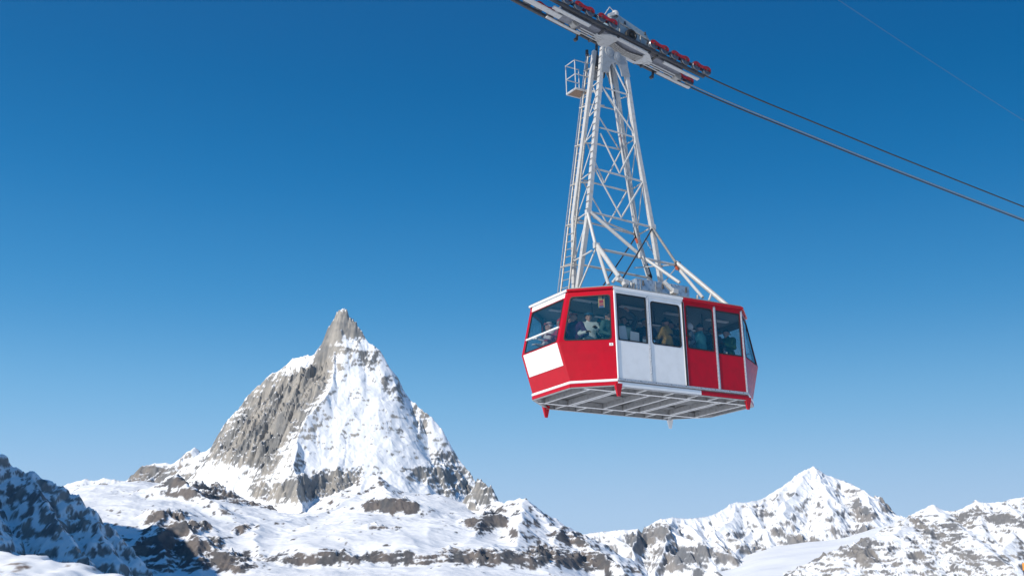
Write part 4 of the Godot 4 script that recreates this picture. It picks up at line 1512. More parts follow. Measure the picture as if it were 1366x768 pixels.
func scenery() -> void:
	var ground := MeshInstance3D.new()
	var sheet := PlaneMesh.new()
	sheet.size = Vector2(44000, 44000)
	ground.mesh = sheet
	ground.name = "snow_ground"
	ground.material_override = paint(Color(0.92, 0.93, 0.945), 0.8)
	add_child(ground)
	tag(ground, "flat white snow field that runs on to the foot of the mountains", "ground", "", "structure")

	var earth := StandardMaterial3D.new()
	earth.vertex_color_use_as_albedo = true
	earth.roughness = 0.85

	# --- the great rock pyramid
	var l := land(11, 300.0, 34.0)
	l.xs = span(-2300, 130, 4.8)
	l.zs = span(-7480, -5950, 4.0)
	l.steep_by = 40.0
	l.rough_by = 6.0
	l.flute_by = 24.0
	l.crag_by = 12.0
	l.grain_by = 46.0
	l.grain_dir = Vector2(-0.45, 0.89)
	l.bend = 16.0
	l.bare = 0.3
	l.outcrop = 4.0
	l.edge_far = 80.0
	l.edge_rough = 0.5
	l.strata = 0.28
	l.strata_h = 34.0
	l.rock_at = 2.06
	l.soft = 0.14
	l.patchy = 0.95
	l.streaky = 0.65
	var left := [Vector3(-1128, 1412, -7020), Vector3(-1148, 1396, -7035), Vector3(-1182, 1376, -7050), Vector3(-1232, 1335, -7085), Vector3(-1252, 1347, -7095), Vector3(-1365, 1326, -7135), Vector3(-1474, 1242, -7165), Vector3(-1572, 1162, -7190), Vector3(-1650, 1093, -7200), Vector3(-1714, 1011, -7215), Vector3(-1782, 924, -7230), Vector3(-1839, 833, -7240), Vector3(-1867, 797, -7250), Vector3(-1927, 757, -7260), Vector3(-2027, 689, -7270), Vector3(-2165, 554, -7300), Vector3(-2355, 327, -7300)]
	var right := [Vector3(-889, 1413, -6980), Vector3(-836, 1377, -6960), Vector3(-793, 1342, -6950), Vector3(-768, 1299, -6940), Vector3(-743, 1242, -6930), Vector3(-709, 1181, -6920), Vector3(-666, 1130, -6910), Vector3(-619, 1065, -6900), Vector3(-563, 1009, -6880), Vector3(-471, 927, -6840), Vector3(-419, 853, -6810), Vector3(-374, 777, -6790), Vector3(-314, 666, -6760), Vector3(-244, 600, -6740), Vector3(-200, 530, -6710), Vector3(-148, 416, -6690), Vector3(-75, 255, -6600)]
	l.ridge([Vector3(-1137, 1407, -7020), Vector3(-1128, 1457, -7012), Vector3(-1111, 1508, -7008), Vector3(-1080, 1554, -7003), Vector3(-1049, 1586, -7000), Vector3(-1035, 1600, -7000), Vector3(-1016, 1590, -6998), Vector3(-977, 1542, -6994), Vector3(-924, 1475, -6986), Vector3(-880, 1408, -6980)], 2.7, 3.2)
	l.ridge([Vector3(-1126, 1400, -7010), Vector3(-1068, 1395, -6960), Vector3(-1000, 1394, -6930), Vector3(-939, 1401, -6945), Vector3(-893, 1412, -6975)], 1.5, 3.0)
	l.ridge(left, 1.8, 2.6)
	l.ridge(right, 1.45, 2.6)
	l.ridge([Vector3(-1068, 1395, -6960), Vector3(-1059, 1267, -6840), Vector3(-1047, 1136, -6730), Vector3(-1064, 1009, -6620), Vector3(-1141, 881, -6500), Vector3(-1173, 725, -6370), Vector3(-1154, 590, -6230), Vector3(-1107, 454, -6090), Vector3(-1044, 301, -5900)], 1.55, 1.55)
	l.ridge([Vector3(-1157, 1378, -7040), Vector3(-1164, 1236, -6920), Vector3(-1159, 1105, -6810), Vector3(-1159, 1004, -6730)], 2.1, 2.1)
	l.ridge([Vector3(-1242, 1336, -7090), Vector3(-1272, 1192, -6930), Vector3(-1273, 1037, -6800), Vector3(-1297, 862, -6670), Vector3(-1334, 691, -6550), Vector3(-1362, 553, -6440), Vector3(-1365, 399, -6300)], 1.9, 1.9)
	l.ridge([Vector3(-1383, 1289, -7140), Vector3(-1423, 1088, -6990), Vector3(-1468, 913, -6860), Vector3(-1521, 745, -6740), Vector3(-1542, 608, -6640), Vector3(-1553, 476, -6540)], 1.5, 1.5)
	l.ridge([Vector3(-1525, 1183, -7180), Vector3(-1569, 1007, -7060), Vector3(-1611, 859, -6960)], 1.6, 1.6)
	l.ridge([Vector3(-1640, 1079, -7200), Vector3(-1668, 919, -7080), Vector3(-1700, 747, -6950), Vector3(-1733, 606, -6850), Vector3(-1762, 492, -6770)], 1.5, 1.5)
	l.ridge([Vector3(-1754, 960, -7220), Vector3(-1769, 809, -7110), Vector3(-1802, 687, -7020)], 1.6, 1.6)
	l.ridge([Vector3(-1838, 824, -7240), Vector3(-1867, 698, -7130), Vector3(-1894, 576, -7020)], 1.5, 1.5)
	l.ridge([Vector3(-535, 967, -6870), Vector3(-540, 757, -6650), Vector3(-556, 573, -6480), Vector3(-580, 486, -6400)], 1.5, 1.5)
	l.ridge([Vector3(-360, 729, -6790), Vector3(-393, 608, -6640), Vector3(-426, 495, -6520)], 1.6, 1.6)
	l.ridge([Vector3(-235, 554, -6740), Vector3(-284, 480, -6600), Vector3(-315, 390, -6480)], 1.5, 1.5)
	l.ridge([Vector3(-1006, 696, -6480), Vector3(-954, 560, -6330), Vector3(-911, 430, -6180)], 1.5, 1.5)
	l.ridge([Vector3(-245, 426, -6350), Vector3(-172, 506, -6300), Vector3(-115, 475, -6260), Vector3(-110, 403, -6230)], 1.8, 1.8)
	l.marks.assign([PackedFloat32Array([-1024, 1529, 72, 72, 1.4]), PackedFloat32Array([-1139, 1296, 54, 90, 0.9]), PackedFloat32Array([-1192, 1158, 81, 108, 1.2]), PackedFloat32Array([-1119, 1135, 45, 108, 0.9]), PackedFloat32Array([-1412, 1022, 153, 153, 1]), PackedFloat32Array([-1265, 954, 90, 153, 1.1]), PackedFloat32Array([-1576, 877, 144, 153, 0.95]), PackedFloat32Array([-1731, 761, 117, 81, 0.6]), PackedFloat32Array([-1487, 730, 126, 108, 0.7]), PackedFloat32Array([-1092, 1384, 40, 18, -1.3]), PackedFloat32Array([-1057, 1426, 54, 11, -0.8]), PackedFloat32Array([-1013, 1478, 27, 13, -0.8]), PackedFloat32Array([-1360, 685, 72, 153, 1]), PackedFloat32Array([-1306, 1158, 72, 63, 0.6]), PackedFloat32Array([-1289, 1287, 99, 36, -1]), PackedFloat32Array([-963, 1343, 90, 54, 0.35]), PackedFloat32Array([-834, 1296, 45, 72, 0.4]), PackedFloat32Array([-692, 1090, 54, 72, 0.4]), PackedFloat32Array([-517, 909, 54, 90, 0.4]), PackedFloat32Array([-964, 1113, 45, 135, -0.3]), PackedFloat32Array([-868, 931, 179, 108, -0.2]), PackedFloat32Array([-1702, 575, 162, 40, -0.4]), PackedFloat32Array([-1592, 601, 108, 36, -0.4]), PackedFloat32Array([-1001, 478, 123, 53, 1]), PackedFloat32Array([-1188, 450, 162, 40, 0.8]), PackedFloat32Array([-881, 518, 90, 53, 0.8]), PackedFloat32Array([-322, 534, 108, 83, 0.7]), PackedFloat32Array([-508, 567, 83, 42, 0.5]), PackedFloat32Array([-164, 450, 61, 57, 1]), PackedFloat32Array([-1922, 553, 117, 72, 0.4]), PackedFloat32Array([-397, 669, 60, 69, 0.4])])
	l.rock_a = Color(0.34, 0.315, 0.28)
	l.rock_b = Color(0.18, 0.18, 0.178)
	finish(l, "mountain", "tall steep rock pyramid with a hooked summit, brown left face and snowy right face", earth)

	# --- glaciers and cliff bands at its foot
	l = land(23, 240.0, 34.0)
	l.xs = span(-2600, 620, 6.5)
	l.zs = span(-6650, -4150, 6.5)
	l.zs.append_array(span(-4140, -3700, 20.0))
	l.steep_by = 30.0
	l.rough_by = 6.0
	l.flute_by = 9.0
	l.crag_by = 11.0
	l.grain_by = 20.0
	l.swell_by = 14.0
	l.outcrop = 12.0
	l.strata = 0.5
	l.strata_h = 20.0
	l.bend = 22.0
	l.rock_at = 1.05
	l.soft = 0.12
	l.patchy = 1.0
	l.streaky = 0.6
	l.lat_rough = 0.17
	l.bare = 0.35
	l.edge_rough = 0.3
	l.lat_u = PackedFloat32Array([-0.4673, -0.4295, -0.3918, -0.3541, -0.3163, -0.2786, -0.2409, -0.2031, -0.1654, -0.1277, -0.0899, -0.0522, -0.0145, 0.0233, 0.0610, 0.0987])
	l.lat_d = PackedFloat32Array([6900, 6450, 6000, 5600, 5200, 4900, 4650, 4500, 4380, 4150, 3700])
	l.lat_h = PackedFloat32Array([
		480, 502, 523, 545, 558, 532, 502, 446, 446, 523, 523, 480, 351, 224, 98, -7,
		433, 449, 469, 501, 514, 481, 457, 409, 409, 481, 481, 433, 321, 202, 84, -18,
		388, 399, 418, 455, 455, 433, 388, 336, 336, 395, 388, 351, 284, 173, 60, -27,
		348, 355, 362, 383, 376, 362, 313, 279, 279, 306, 299, 279, 244, 148, 46, -32,
		281, 285, 291, 310, 310, 285, 240, 214, 227, 240, 233, 227, 195, 121, 33, -36,
		220, 226, 232, 244, 244, 214, 178, 166, 178, 190, 184, 178, 154, 100, 19, -37,
		157, 163, 169, 186, 174, 140, 117, 123, 140, 132, 149, 126, 129, 78, 10, -38,
		125, 130, 136, 147, 136, 97, 81, 83, 116, 86, 122, 92, 111, 59, -1, -39,
		73, 79, 84, 84, 73, 52, 41, 55, 41, 57, 39, 60, 44, 17, -14, -41,
		29, 34, 39, 39, 24, 14, 4, 19, 22, 22, 24, 24, 14, -8, -26, -41,
		-36, -36, -36, -36, -36, -36, -36, -36, -36, -36, -36, -36, -36, -36, -36, -36])
	l.ridge([Vector3(-109, 382, -6150), Vector3(-56, 378, -5900), Vector3(25, 386, -5700), Vector3(60, 366, -5600), Vector3(121, 304, -5500), Vector3(177, 242, -5400), Vector3(230, 195, -5300), Vector3(300, 163, -5200), Vector3(366, 117, -5000), Vector3(416, 54, -4800), Vector3(448, -18, -4650)], .62, 1.2)
	# the bright cone of snow that climbs the face, and the ice tongue that leaves it
	l.ridge([Vector3(-799, 616, -6500), Vector3(-788, 518, -6300), Vector3(-807, 414, -6050), Vector3(-871, 339, -5800), Vector3(-955, 293, -5550), Vector3(-1038, 264, -5300), Vector3(-1095, 240, -5150)], .5, .5)
	l.ridge([Vector3(-799, 616, -6500), Vector3(-706, 513, -6250), Vector3(-614, 422, -5950), Vector3(-566, 381, -5780)], .55, .55)
	l.ridge([Vector3(-1095, 240, -5150), Vector3(-1061, 184, -4900), Vector3(-973, 108, -4600), Vector3(-904, 44, -4380)], .9, .5)
	l.ridge([Vector3(-731, 372, -5700), Vector3(-657, 374, -5680), Vector3(-564, 369, -5650), Vector3(-452, 354, -5640)], 1.0, .15)
	l.ridge([Vector3(-1509, 289, -4950), Vector3(-1428, 272, -4850), Vector3(-1309, 211, -4700), Vector3(-1187, 160, -4560), Vector3(-1066, 99, -4450), Vector3(-930, 36, -4350)], .8, .7)
	l.ridge([Vector3(-1428, 272, -4850), Vector3(-1367, 192, -4600), Vector3(-1288, 103, -4400), Vector3(-1198, 22, -4200)], .8, .8)
	l.ridge([Vector3(-1187, 160, -4560), Vector3(-1158, 90, -4400), Vector3(-1080, 14, -4200)], .8, .8)
	l.ridge([Vector3(-1575, 205, -4700), Vector3(-1444, 131, -4450), Vector3(-1330, 35, -4200)], .7, .7)
	l.ridge([Vector3(-1705, 507, -5900), Vector3(-1638, 477, -5800), Vector3(-1557, 433, -5700), Vector3(-1470, 390, -5600), Vector3(-1305, 309, -5400)], .8, .6)
	l.ridge([Vector3(-761, 150, -4800), Vector3(-727, 87, -4560), Vector3(-698, 23, -4330)], .6, .6)
	l.ridge([Vector3(-490, 150, -4800), Vector3(-459, 79, -4560), Vector3(-453, 15, -4330)], .6, .6)
	l.ridge([Vector3(-359, 211, -5050), Vector3(-312, 108, -4620), Vector3(-315, 20, -4330)], .5, .5)
	l.ridge([Vector3(-128, 272, -5330), Vector3(-167, 158, -4850), Vector3(-202, 79, -4550), Vector3(-224, 15, -4330)], .55, .55)
	l.ridge([Vector3(60, 362, -5600), Vector3(35, 229, -5100), Vector3(6, 109, -4650), Vector3(-19, 9, -4330)], .6, .6)
	l.ridge([Vector3(192, 227, -5350), Vector3(190, 132, -4980), Vector3(167, 24, -4550)], .75, .75)
	l.ridge([Vector3(-209, 253, -5280), Vector3(-127, 277, -5300), Vector3(-50, 272, -5330)], .9, .3)
	l.marks.assign([PackedFloat32Array([-599, 341, 80, 22, 1.5]), PackedFloat32Array([-492, 330, 36, 22, 1]), PackedFloat32Array([-674, 344, 29, 14, 0.8]), PackedFloat32Array([-143, 238, 75, 31, 1]), PackedFloat32Array([-63, 257, 41, 20, 0.8]), PackedFloat32Array([-549, 214, 60, 10, 0.7]), PackedFloat32Array([-916, 84, 56, 23, 0.6]), PackedFloat32Array([-783, 74, 68, 17, 0.7]), PackedFloat32Array([-668, 84, 45, 23, 0.8]), PackedFloat32Array([-558, 74, 68, 17, 0.6]), PackedFloat32Array([-421, 79, 68, 23, 0.7]), PackedFloat32Array([-297, 74, 51, 20, 0.6]), PackedFloat32Array([-173, 79, 68, 25, 0.8]), PackedFloat32Array([-50, 92, 56, 28, 0.9]), PackedFloat32Array([88, 95, 68, 34, 0.9]), PackedFloat32Array([202, 86, 58, 35, 0.9]), PackedFloat32Array([329, 73, 60, 36, 0.9]), PackedFloat32Array([-509, 104, 40, 11, 0.5]), PackedFloat32Array([-231, 107, 40, 11, 0.5]), PackedFloat32Array([-1660, 469, 59, 22, 1.2]), PackedFloat32Array([-1519, 411, 58, 18, 1]), PackedFloat32Array([-1357, 383, 79, 14, 0.7]), PackedFloat32Array([-1192, 356, 78, 14, 0.7]), PackedFloat32Array([-1442, 245, 37, 25, 1.3]), PackedFloat32Array([-1308, 194, 42, 24, 1.1]), PackedFloat32Array([-1348, 141, 52, 29, 0.9]), PackedFloat32Array([-1219, 114, 69, 32, 1.1]), PackedFloat32Array([-1063, 68, 73, 28, 1]), PackedFloat32Array([-1397, 84, 51, 25, 0.9]), PackedFloat32Array([-1228, 46, 94, 19, 0.8]), PackedFloat32Array([-973, 41, 66, 17, 0.8]), PackedFloat32Array([283, 179, 61, 27, 0.7]), PackedFloat32Array([206, 185, 34, 20, 0.5]), PackedFloat32Array([-1153, 209, 26, 19, 0.8]), PackedFloat32Array([-1503, 141, 40, 23, 0.7]), PackedFloat32Array([-1431, 189, 29, 15, 0.6])])
	l.rock_a = Color(0.15, 0.13, 0.12)
	l.rock_b = Color(0.085, 0.086, 0.092)
	finish(l, "glacier", "bright snow and ice slopes with dark cliff bands below the rock pyramid", earth)

	# --- dark ridge on the left, in its own shade
	l = land(37, 110.0, 13.0)
	l.streak.frequency = 1.0 / 48.0
	l.patch.frequency = 1.0 / 45.0
	l.xs = span(-3300, -1400, 20.0)
	l.xs.append_array(span(-1397, -640, 3.5))
	l.zs = span(-4600, -3300, 24.0)
	l.zs.append_array(span(-3297, -2450, 3.5))
	l.zs.append_array(span(-2430, -900, 24.0))
	l.steep_by = 9.0
	l.rough_by = 4.5
	l.flute_by = 3.5
	l.strata = 0.35
	l.strata_h = 44.0
	l.grain_by = 10.0
	l.grain_dir = Vector2(0.5, 0.86)
	l.bend = 10.0
	l.rock_at = 1.72
	l.soft = 0.14
	l.patchy = 0.75
	l.streaky = 1.9
	l.crag_by = 8.0
	l.rock_a = Color(0.29, 0.26, 0.24)
	l.rock_b = Color(0.17, 0.17, 0.175)
	l.ridge([Vector3(-1623, 642, -1600), Vector3(-1828, 891, -2000), Vector3(-1879, 994, -2350), Vector3(-1728, 706, -2650), Vector3(-1575, 496, -2880), Vector3(-1414, 362, -2970), Vector3(-1307, 308, -3000), Vector3(-1261, 275, -2990), Vector3(-1218, 261, -2980), Vector3(-1166, 240, -2960), Vector3(-1118, 228, -2940), Vector3(-1073, 203, -2910), Vector3(-1023, 166, -2880), Vector3(-970, 128, -2840), Vector3(-947, 114, -2830), Vector3(-906, 88, -2790), Vector3(-852, 48, -2740), Vector3(-800, 3, -2690)], 1.25, 1.25)
	l.ridge([Vector3(-1728, 706, -2650), Vector3(-1933, 778, -3000), Vector3(-2134, 882, -3400), Vector3(-2335, 985, -3800), Vector3(-2477, 852, -4150), Vector3(-2567, 586, -4400)], 1.35, 1.35)
	l.ridge([Vector3(-1218, 261, -2980), Vector3(-1102, 178, -2800), Vector3(-1000, 111, -2640), Vector3(-895, 52, -2500), Vector3(-804, 3, -2380)], 1.3, 1.3)
	l.ridge([Vector3(-1474, 364, -3100), Vector3(-1290, 235, -2850), Vector3(-1153, 138, -2680)], 1.3, 1.3)
	l.ridge([Vector3(-1023, 166, -2880), Vector3(-942, 98, -2740), Vector3(-862, 38, -2640)], 1.2, 1.2)
	l.marks.assign([PackedFloat32Array([-1218, 221, 74, 26, 0.7]), PackedFloat32Array([-1105, 188, 63, 19, 0.6]), PackedFloat32Array([-1169, 144, 54, 11, -0.5]), PackedFloat32Array([-1027, 135, 65, 16, 0.5]), PackedFloat32Array([-1075, 99, 88, 11, 0.4]), PackedFloat32Array([-900, 64, 45, 21, 0.4]), PackedFloat32Array([-1104, 75, 69, 10, -0.4]), PackedFloat32Array([-972, 106, 36, 7, -0.4])])
	finish(l, "rock_ridge", "dark shaded ridge with banded snow ledges at the lower left", earth)

	l = land(41, 160.0, 24.0)
	l.xs = span(-1500, -420, 6.0)
	l.zs = span(-2300, -1300, 6.0)
	l.steep_by = 3.0
	l.rough_by = 1.6
	l.flute_by = 1.0
	l.rock_at = 0.85
	l.swell_by = 1.0
	l.patchy = 0.7
	l.rock_a = Color(0.2, 0.15, 0.12)
	l.ridge([Vector3(-1058, 75, -2100), Vector3(-928, 53, -2050), Vector3(-854, 43, -2000), Vector3(-795, 35, -1980), Vector3(-734, 28, -1950), Vector3(-679, 18, -1900), Vector3(-625, 2, -1850)], .2, .5)
	l.marks.assign([PackedFloat32Array([-794, 25, 20, 2, 0.5]), PackedFloat32Array([-755, 21, 12, 2, 0.5]), PackedFloat32Array([-796, 12, 15, 2, 0.5])])
	finish(l, "snow_slope", "sunlit snow slope with a few stones in the lower left corner", earth)

	# --- pale ridge behind, between the dark ridge and the pyramid
	l = land(43, 300.0, 60.0)
	l.xs = span(-4000, -2300, 9.0)
	l.zs = span(-9700, -8400, 10.0)
	l.steep_by = 34.0
	l.rough_by = 9.0
	l.flute_by = 14.0
	l.bend = 20.0
	l.rock_at = 1.25
	l.patchy = 0.8
	l.rock_a = Color(0.24, 0.215, 0.19)
	l.rock_b = Color(0.17, 0.17, 0.17)
	left = [Vector3(-3666, 647, -9300), Vector3(-3498, 734, -9300), Vector3(-3371, 769, -9300), Vector3(-3293, 757, -9300), Vector3(-3218, 781, -9300), Vector3(-3134, 763, -9300), Vector3(-3039, 751, -9300), Vector3(-2972, 798, -9300), Vector3(-2906, 869, -9300), Vector3(-2831, 898, -9300), Vector3(-2683, 892, -9300), Vector3(-2609, 939, -9300), Vector3(-2559, 987, -9300), Vector3(-2519, 1016, -9300), Vector3(-2468, 963, -9300), Vector3(-2355, 851, -9300), Vector3(-2077, 647, -9300)]
	l.ridge(left, 1.0, 1.0)
	l.spurs(left, 160.0, 500.0, 0.75, 1.1, 5, 0.6)
	l.marks.assign([PackedFloat32Array([-2825, 810, 143, 83, 0.8]), PackedFloat32Array([-3311, 763, 83, 24, -0.3]), PackedFloat32Array([-2713, 892, 119, 24, -1])])
	finish(l, "back_ridge", "small pale ridge with a white tooth behind the left foot of the pyramid", earth)

	# --- snowy mountain on the right
	l = land(53, 560.0, 95.0)
	l.xs = span(0, 5200, 10.0)
	l.zs = span(-15000, -10900, 12.5)
	l.steep_by = 80.0
	l.rough_by = 12.0
	l.flute_by = 24.0
	l.grain_by = 60.0
	l.grain_dir = Vector2(0.3, 0.95)
	l.bend = 36.0
	l.streaky = 0.35
	l.strata = 0.15
	l.strata_h = 60.0
	l.rock_at = 1.75
	l.soft = 0.3
	l.patchy = 1.0
	l.bare = 0.7
	l.outcrop = 20.0
	l.rock_a = Color(0.235, 0.22, 0.21)
	l.rock_b = Color(0.15, 0.157, 0.17)
	right = [Vector3(-24, 297, -12800), Vector3(457, 398, -12800), Vector3(688, 473, -12900), Vector3(948, 504, -12900), Vector3(1175, 520, -12900), Vector3(1345, 528, -12900), Vector3(1413, 427, -12950), Vector3(1495, 548, -13000), Vector3(1613, 645, -13000), Vector3(1759, 671, -13050), Vector3(1955, 658, -13100), Vector3(2179, 679, -13200), Vector3(2341, 758, -13300), Vector3(2471, 831, -13400), Vector3(2575, 859, -13450), Vector3(2704, 854, -13500), Vector3(2828, 885, -13600), Vector3(3009, 969, -13700), Vector3(3167, 1071, -13800), Vector3(3329, 1192, -13900), Vector3(3472, 1263, -14000), Vector3(3573, 1307, -14000), Vector3(3677, 1263, -14000), Vector3(3797, 1192, -14000), Vector3(3936, 1139, -14000), Vector3(4031, 1104, -14000), Vector3(4132, 1034, -14000)]
	l.ridge(right, 0.95, 2.0)
	l.ridge([Vector3(4132, 1034, -14000), Vector3(4234, 965, -14150), Vector3(4378, 889, -14350), Vector3(4540, 793, -14550), Vector3(4691, 711, -14700), Vector3(4977, 573, -14900), Vector3(5418, 393, -15000)], 1.9, 1.5)
	l.ridge([Vector3(4132, 1034, -14000), Vector3(4033, 904, -13750), Vector3(4029, 778, -13500), Vector3(4080, 657, -13250), Vector3(4111, 564, -13000)], 1.9, 1.9)
	l.spurs(right, 380.0, 1500.0, 0.5, 0.95, 8, 0.6)
	l.ridge([Vector3(3573, 1307, -14000), Vector3(3460, 1132, -13800), Vector3(3272, 938, -13500), Vector3(3056, 753, -13200), Vector3(2849, 528, -12700)], 1.0, 1.0)
	l.ridge([Vector3(3677, 1263, -14000), Vector3(3724, 1037, -13700), Vector3(3762, 908, -13550), Vector3(3773, 725, -13300), Vector3(3749, 567, -13050), Vector3(3715, 431, -12850)], 1.8, 1.8)
	l.ridge([Vector3(4132, 1034, -14000), Vector3(4086, 830, -13800), Vector3(4116, 696, -13700)], 1.1, 1.1)
	l.ridge([Vector3(2178, 655, -13200), Vector3(2152, 485, -12600), Vector3(2158, 303, -12100), Vector3(2221, 128, -11600), Vector3(2256, 8, -11300)], 1.5, 1.5)
	l.ridge([Vector3(1759, 655, -13050), Vector3(1635, 462, -12400), Vector3(1496, 269, -11900), Vector3(1354, 64, -11500)], 1.5, 1.5)
	l.ridge([Vector3(2703, 837, -13500), Vector3(2690, 580, -13000), Vector3(2717, 366, -12500), Vector3(2736, 207, -12100)], .9, .9)
	l.ridge([Vector3(1345, 520, -12900), Vector3(1255, 323, -12300), Vector3(1180, 109, -11900)], 1.6, 1.6)
	l.ridge([Vector3(1714, 324, -11800), Vector3(1856, 380, -11750), Vector3(1994, 343, -11700), Vector3(2133, 197, -11500), Vector3(2229, 22, -11300)], .9, .9)
	l.marks.assign([PackedFloat32Array([3134, 921, 225, 61, 0.4]), PackedFloat32Array([1562, 497, 128, 96, 1.1]), PackedFloat32Array([1402, 389, 80, 112, 1.1]), PackedFloat32Array([1230, 389, 112, 80, 0.7]), PackedFloat32Array([1816, 256, 200, 92, 1]), PackedFloat32Array([1584, 150, 180, 75, 0.9]), PackedFloat32Array([2557, 290, 128, 64, 1.1]), PackedFloat32Array([2366, 389, 96, 80, 0.7]), PackedFloat32Array([2747, 764, 120, 77, 0.8]), PackedFloat32Array([3032, 389, 144, 48, 1.1]), PackedFloat32Array([2846, 473, 114, 41, 0.8]), PackedFloat32Array([3745, 468, 150, 58, 1.2]), PackedFloat32Array([4286, 833, 108, 90, 1.2]), PackedFloat32Array([3815, 725, 68, 102, 1.2]), PackedFloat32Array([2119, 225, 107, 92, 0.8]), PackedFloat32Array([3546, 686, 173, 35, 0.5]), PackedFloat32Array([3963, 1016, 108, 45, 0.5]), PackedFloat32Array([3572, 1148, 179, 108, -0.6]), PackedFloat32Array([2020, 596, 200, 50, -0.5])])
	finish(l, "mountain", "broad snowy mountain with a white pointed top on the right", earth)

	# --- snow basin in front of it
	l = land(59, 600.0, 90.0)
	l.xs = span(1900, 5600, 16.0)
	l.zs = span(-13400, -8800, 16.0)
	l.steep_by = 6.0
	l.rough_by = 3.0
	l.flute_by = 0.0
	l.swell_by = 20.0
	l.rock_at = 1.5
	l.lat_u = PackedFloat32Array([0.1742, 0.2056, 0.2371, 0.2685, 0.3000, 0.3314, 0.3880, 0.4509])
	l.lat_d = PackedFloat32Array([13400, 12400, 11400, 10200, 8800])
	l.lat_h = PackedFloat32Array([
		310, 384, 417, 466, 549, 681, 681, 681,
		189, 295, 356, 401, 493, 600, 600, 600,
		77, 188, 257, 313, 397, 467, 509, 509,
		-11, 69, 131, 181, 243, 305, 330, 355,
		-89, -89, -89, -89, -89, -89, -89, -89])
	finish(l, "glacier", "smooth white snow basin in front of the mountain on the right", earth)

	# --- lower rocky hills at the right edge
	l = land(61, 380.0, 65.0)
	l.xs = span(1900, 4900, 8.0)
	l.zs = span(-10000, -7000, 9.0)
	l.steep_by = 44.0
	l.rough_by = 8.0
	l.flute_by = 12.0
	l.grain_by = 30.0
	l.grain_dir = Vector2(0.4, 0.9)
	l.bend = 24.0
	l.streaky = 0.35
	l.strata = 0.2
	l.strata_h = 40.0
	l.rock_at = 1.2
	l.soft = 0.16
	l.patchy = 0.95
	l.bare = 0.8
	l.outcrop = 14.0
	l.rock_a = Color(0.23, 0.215, 0.2)
	l.rock_b = Color(0.16, 0.16, 0.165)
	right = [Vector3(3122, 394, -9900), Vector3(3187, 444, -9800), Vector3(3251, 505, -9700), Vector3(3313, 554, -9600), Vector3(3407, 590, -9600), Vector3(3464, 545, -9550), Vector3(3547, 530, -9500), Vector3(3621, 569, -9450), Vector3(3684, 612, -9400), Vector3(3770, 589, -9400), Vector3(3834, 598, -9350), Vector3(3891, 600, -9300), Vector3(3957, 618, -9300), Vector3(4017, 629, -9300), Vector3(4177, 668, -9200), Vector3(4530, 697, -9200), Vector3(5113, 697, -9200)]
	l.ridge(right, .62, 1.6)
	l.spurs(right, 300.0, 1100.0, 0.42, 0.75, 14, 0.7)
	l.ridge([Vector3(3406, 584, -9600), Vector3(3371, 457, -9200), Vector3(3354, 339, -8800), Vector3(3323, 221, -8400), Vector3(3303, 89, -8000), Vector3(3332, -8, -7800)], .55, .55)
	l.ridge([Vector3(2709, 321, -8900), Vector3(2542, 202, -8700), Vector3(2360, 110, -8500), Vector3(2204, -9, -8300)], .8, .5)
	l.ridge([Vector3(2709, 321, -8900), Vector3(2833, 332, -8900), Vector3(3077, 400, -9200)], .5, .5)
	l.marks.assign([PackedFloat32Array([2529, 176, 78, 67, 1]), PackedFloat32Array([2631, 274, 56, 45, 0.7]), PackedFloat32Array([3218, 355, 142, 71, 0.7]), PackedFloat32Array([3614, 473, 179, 36, 0.5]), PackedFloat32Array([3830, 411, 177, 41, 0.6]), PackedFloat32Array([3251, 142, 106, 53, 0.6]), PackedFloat32Array([2878, 146, 109, 33, 0.4]), PackedFloat32Array([3396, 411, 94, 35, 0.3])])
	finish(l, "rocky_hills", "low snowy hills with rock outcrops at the right edge", earth)

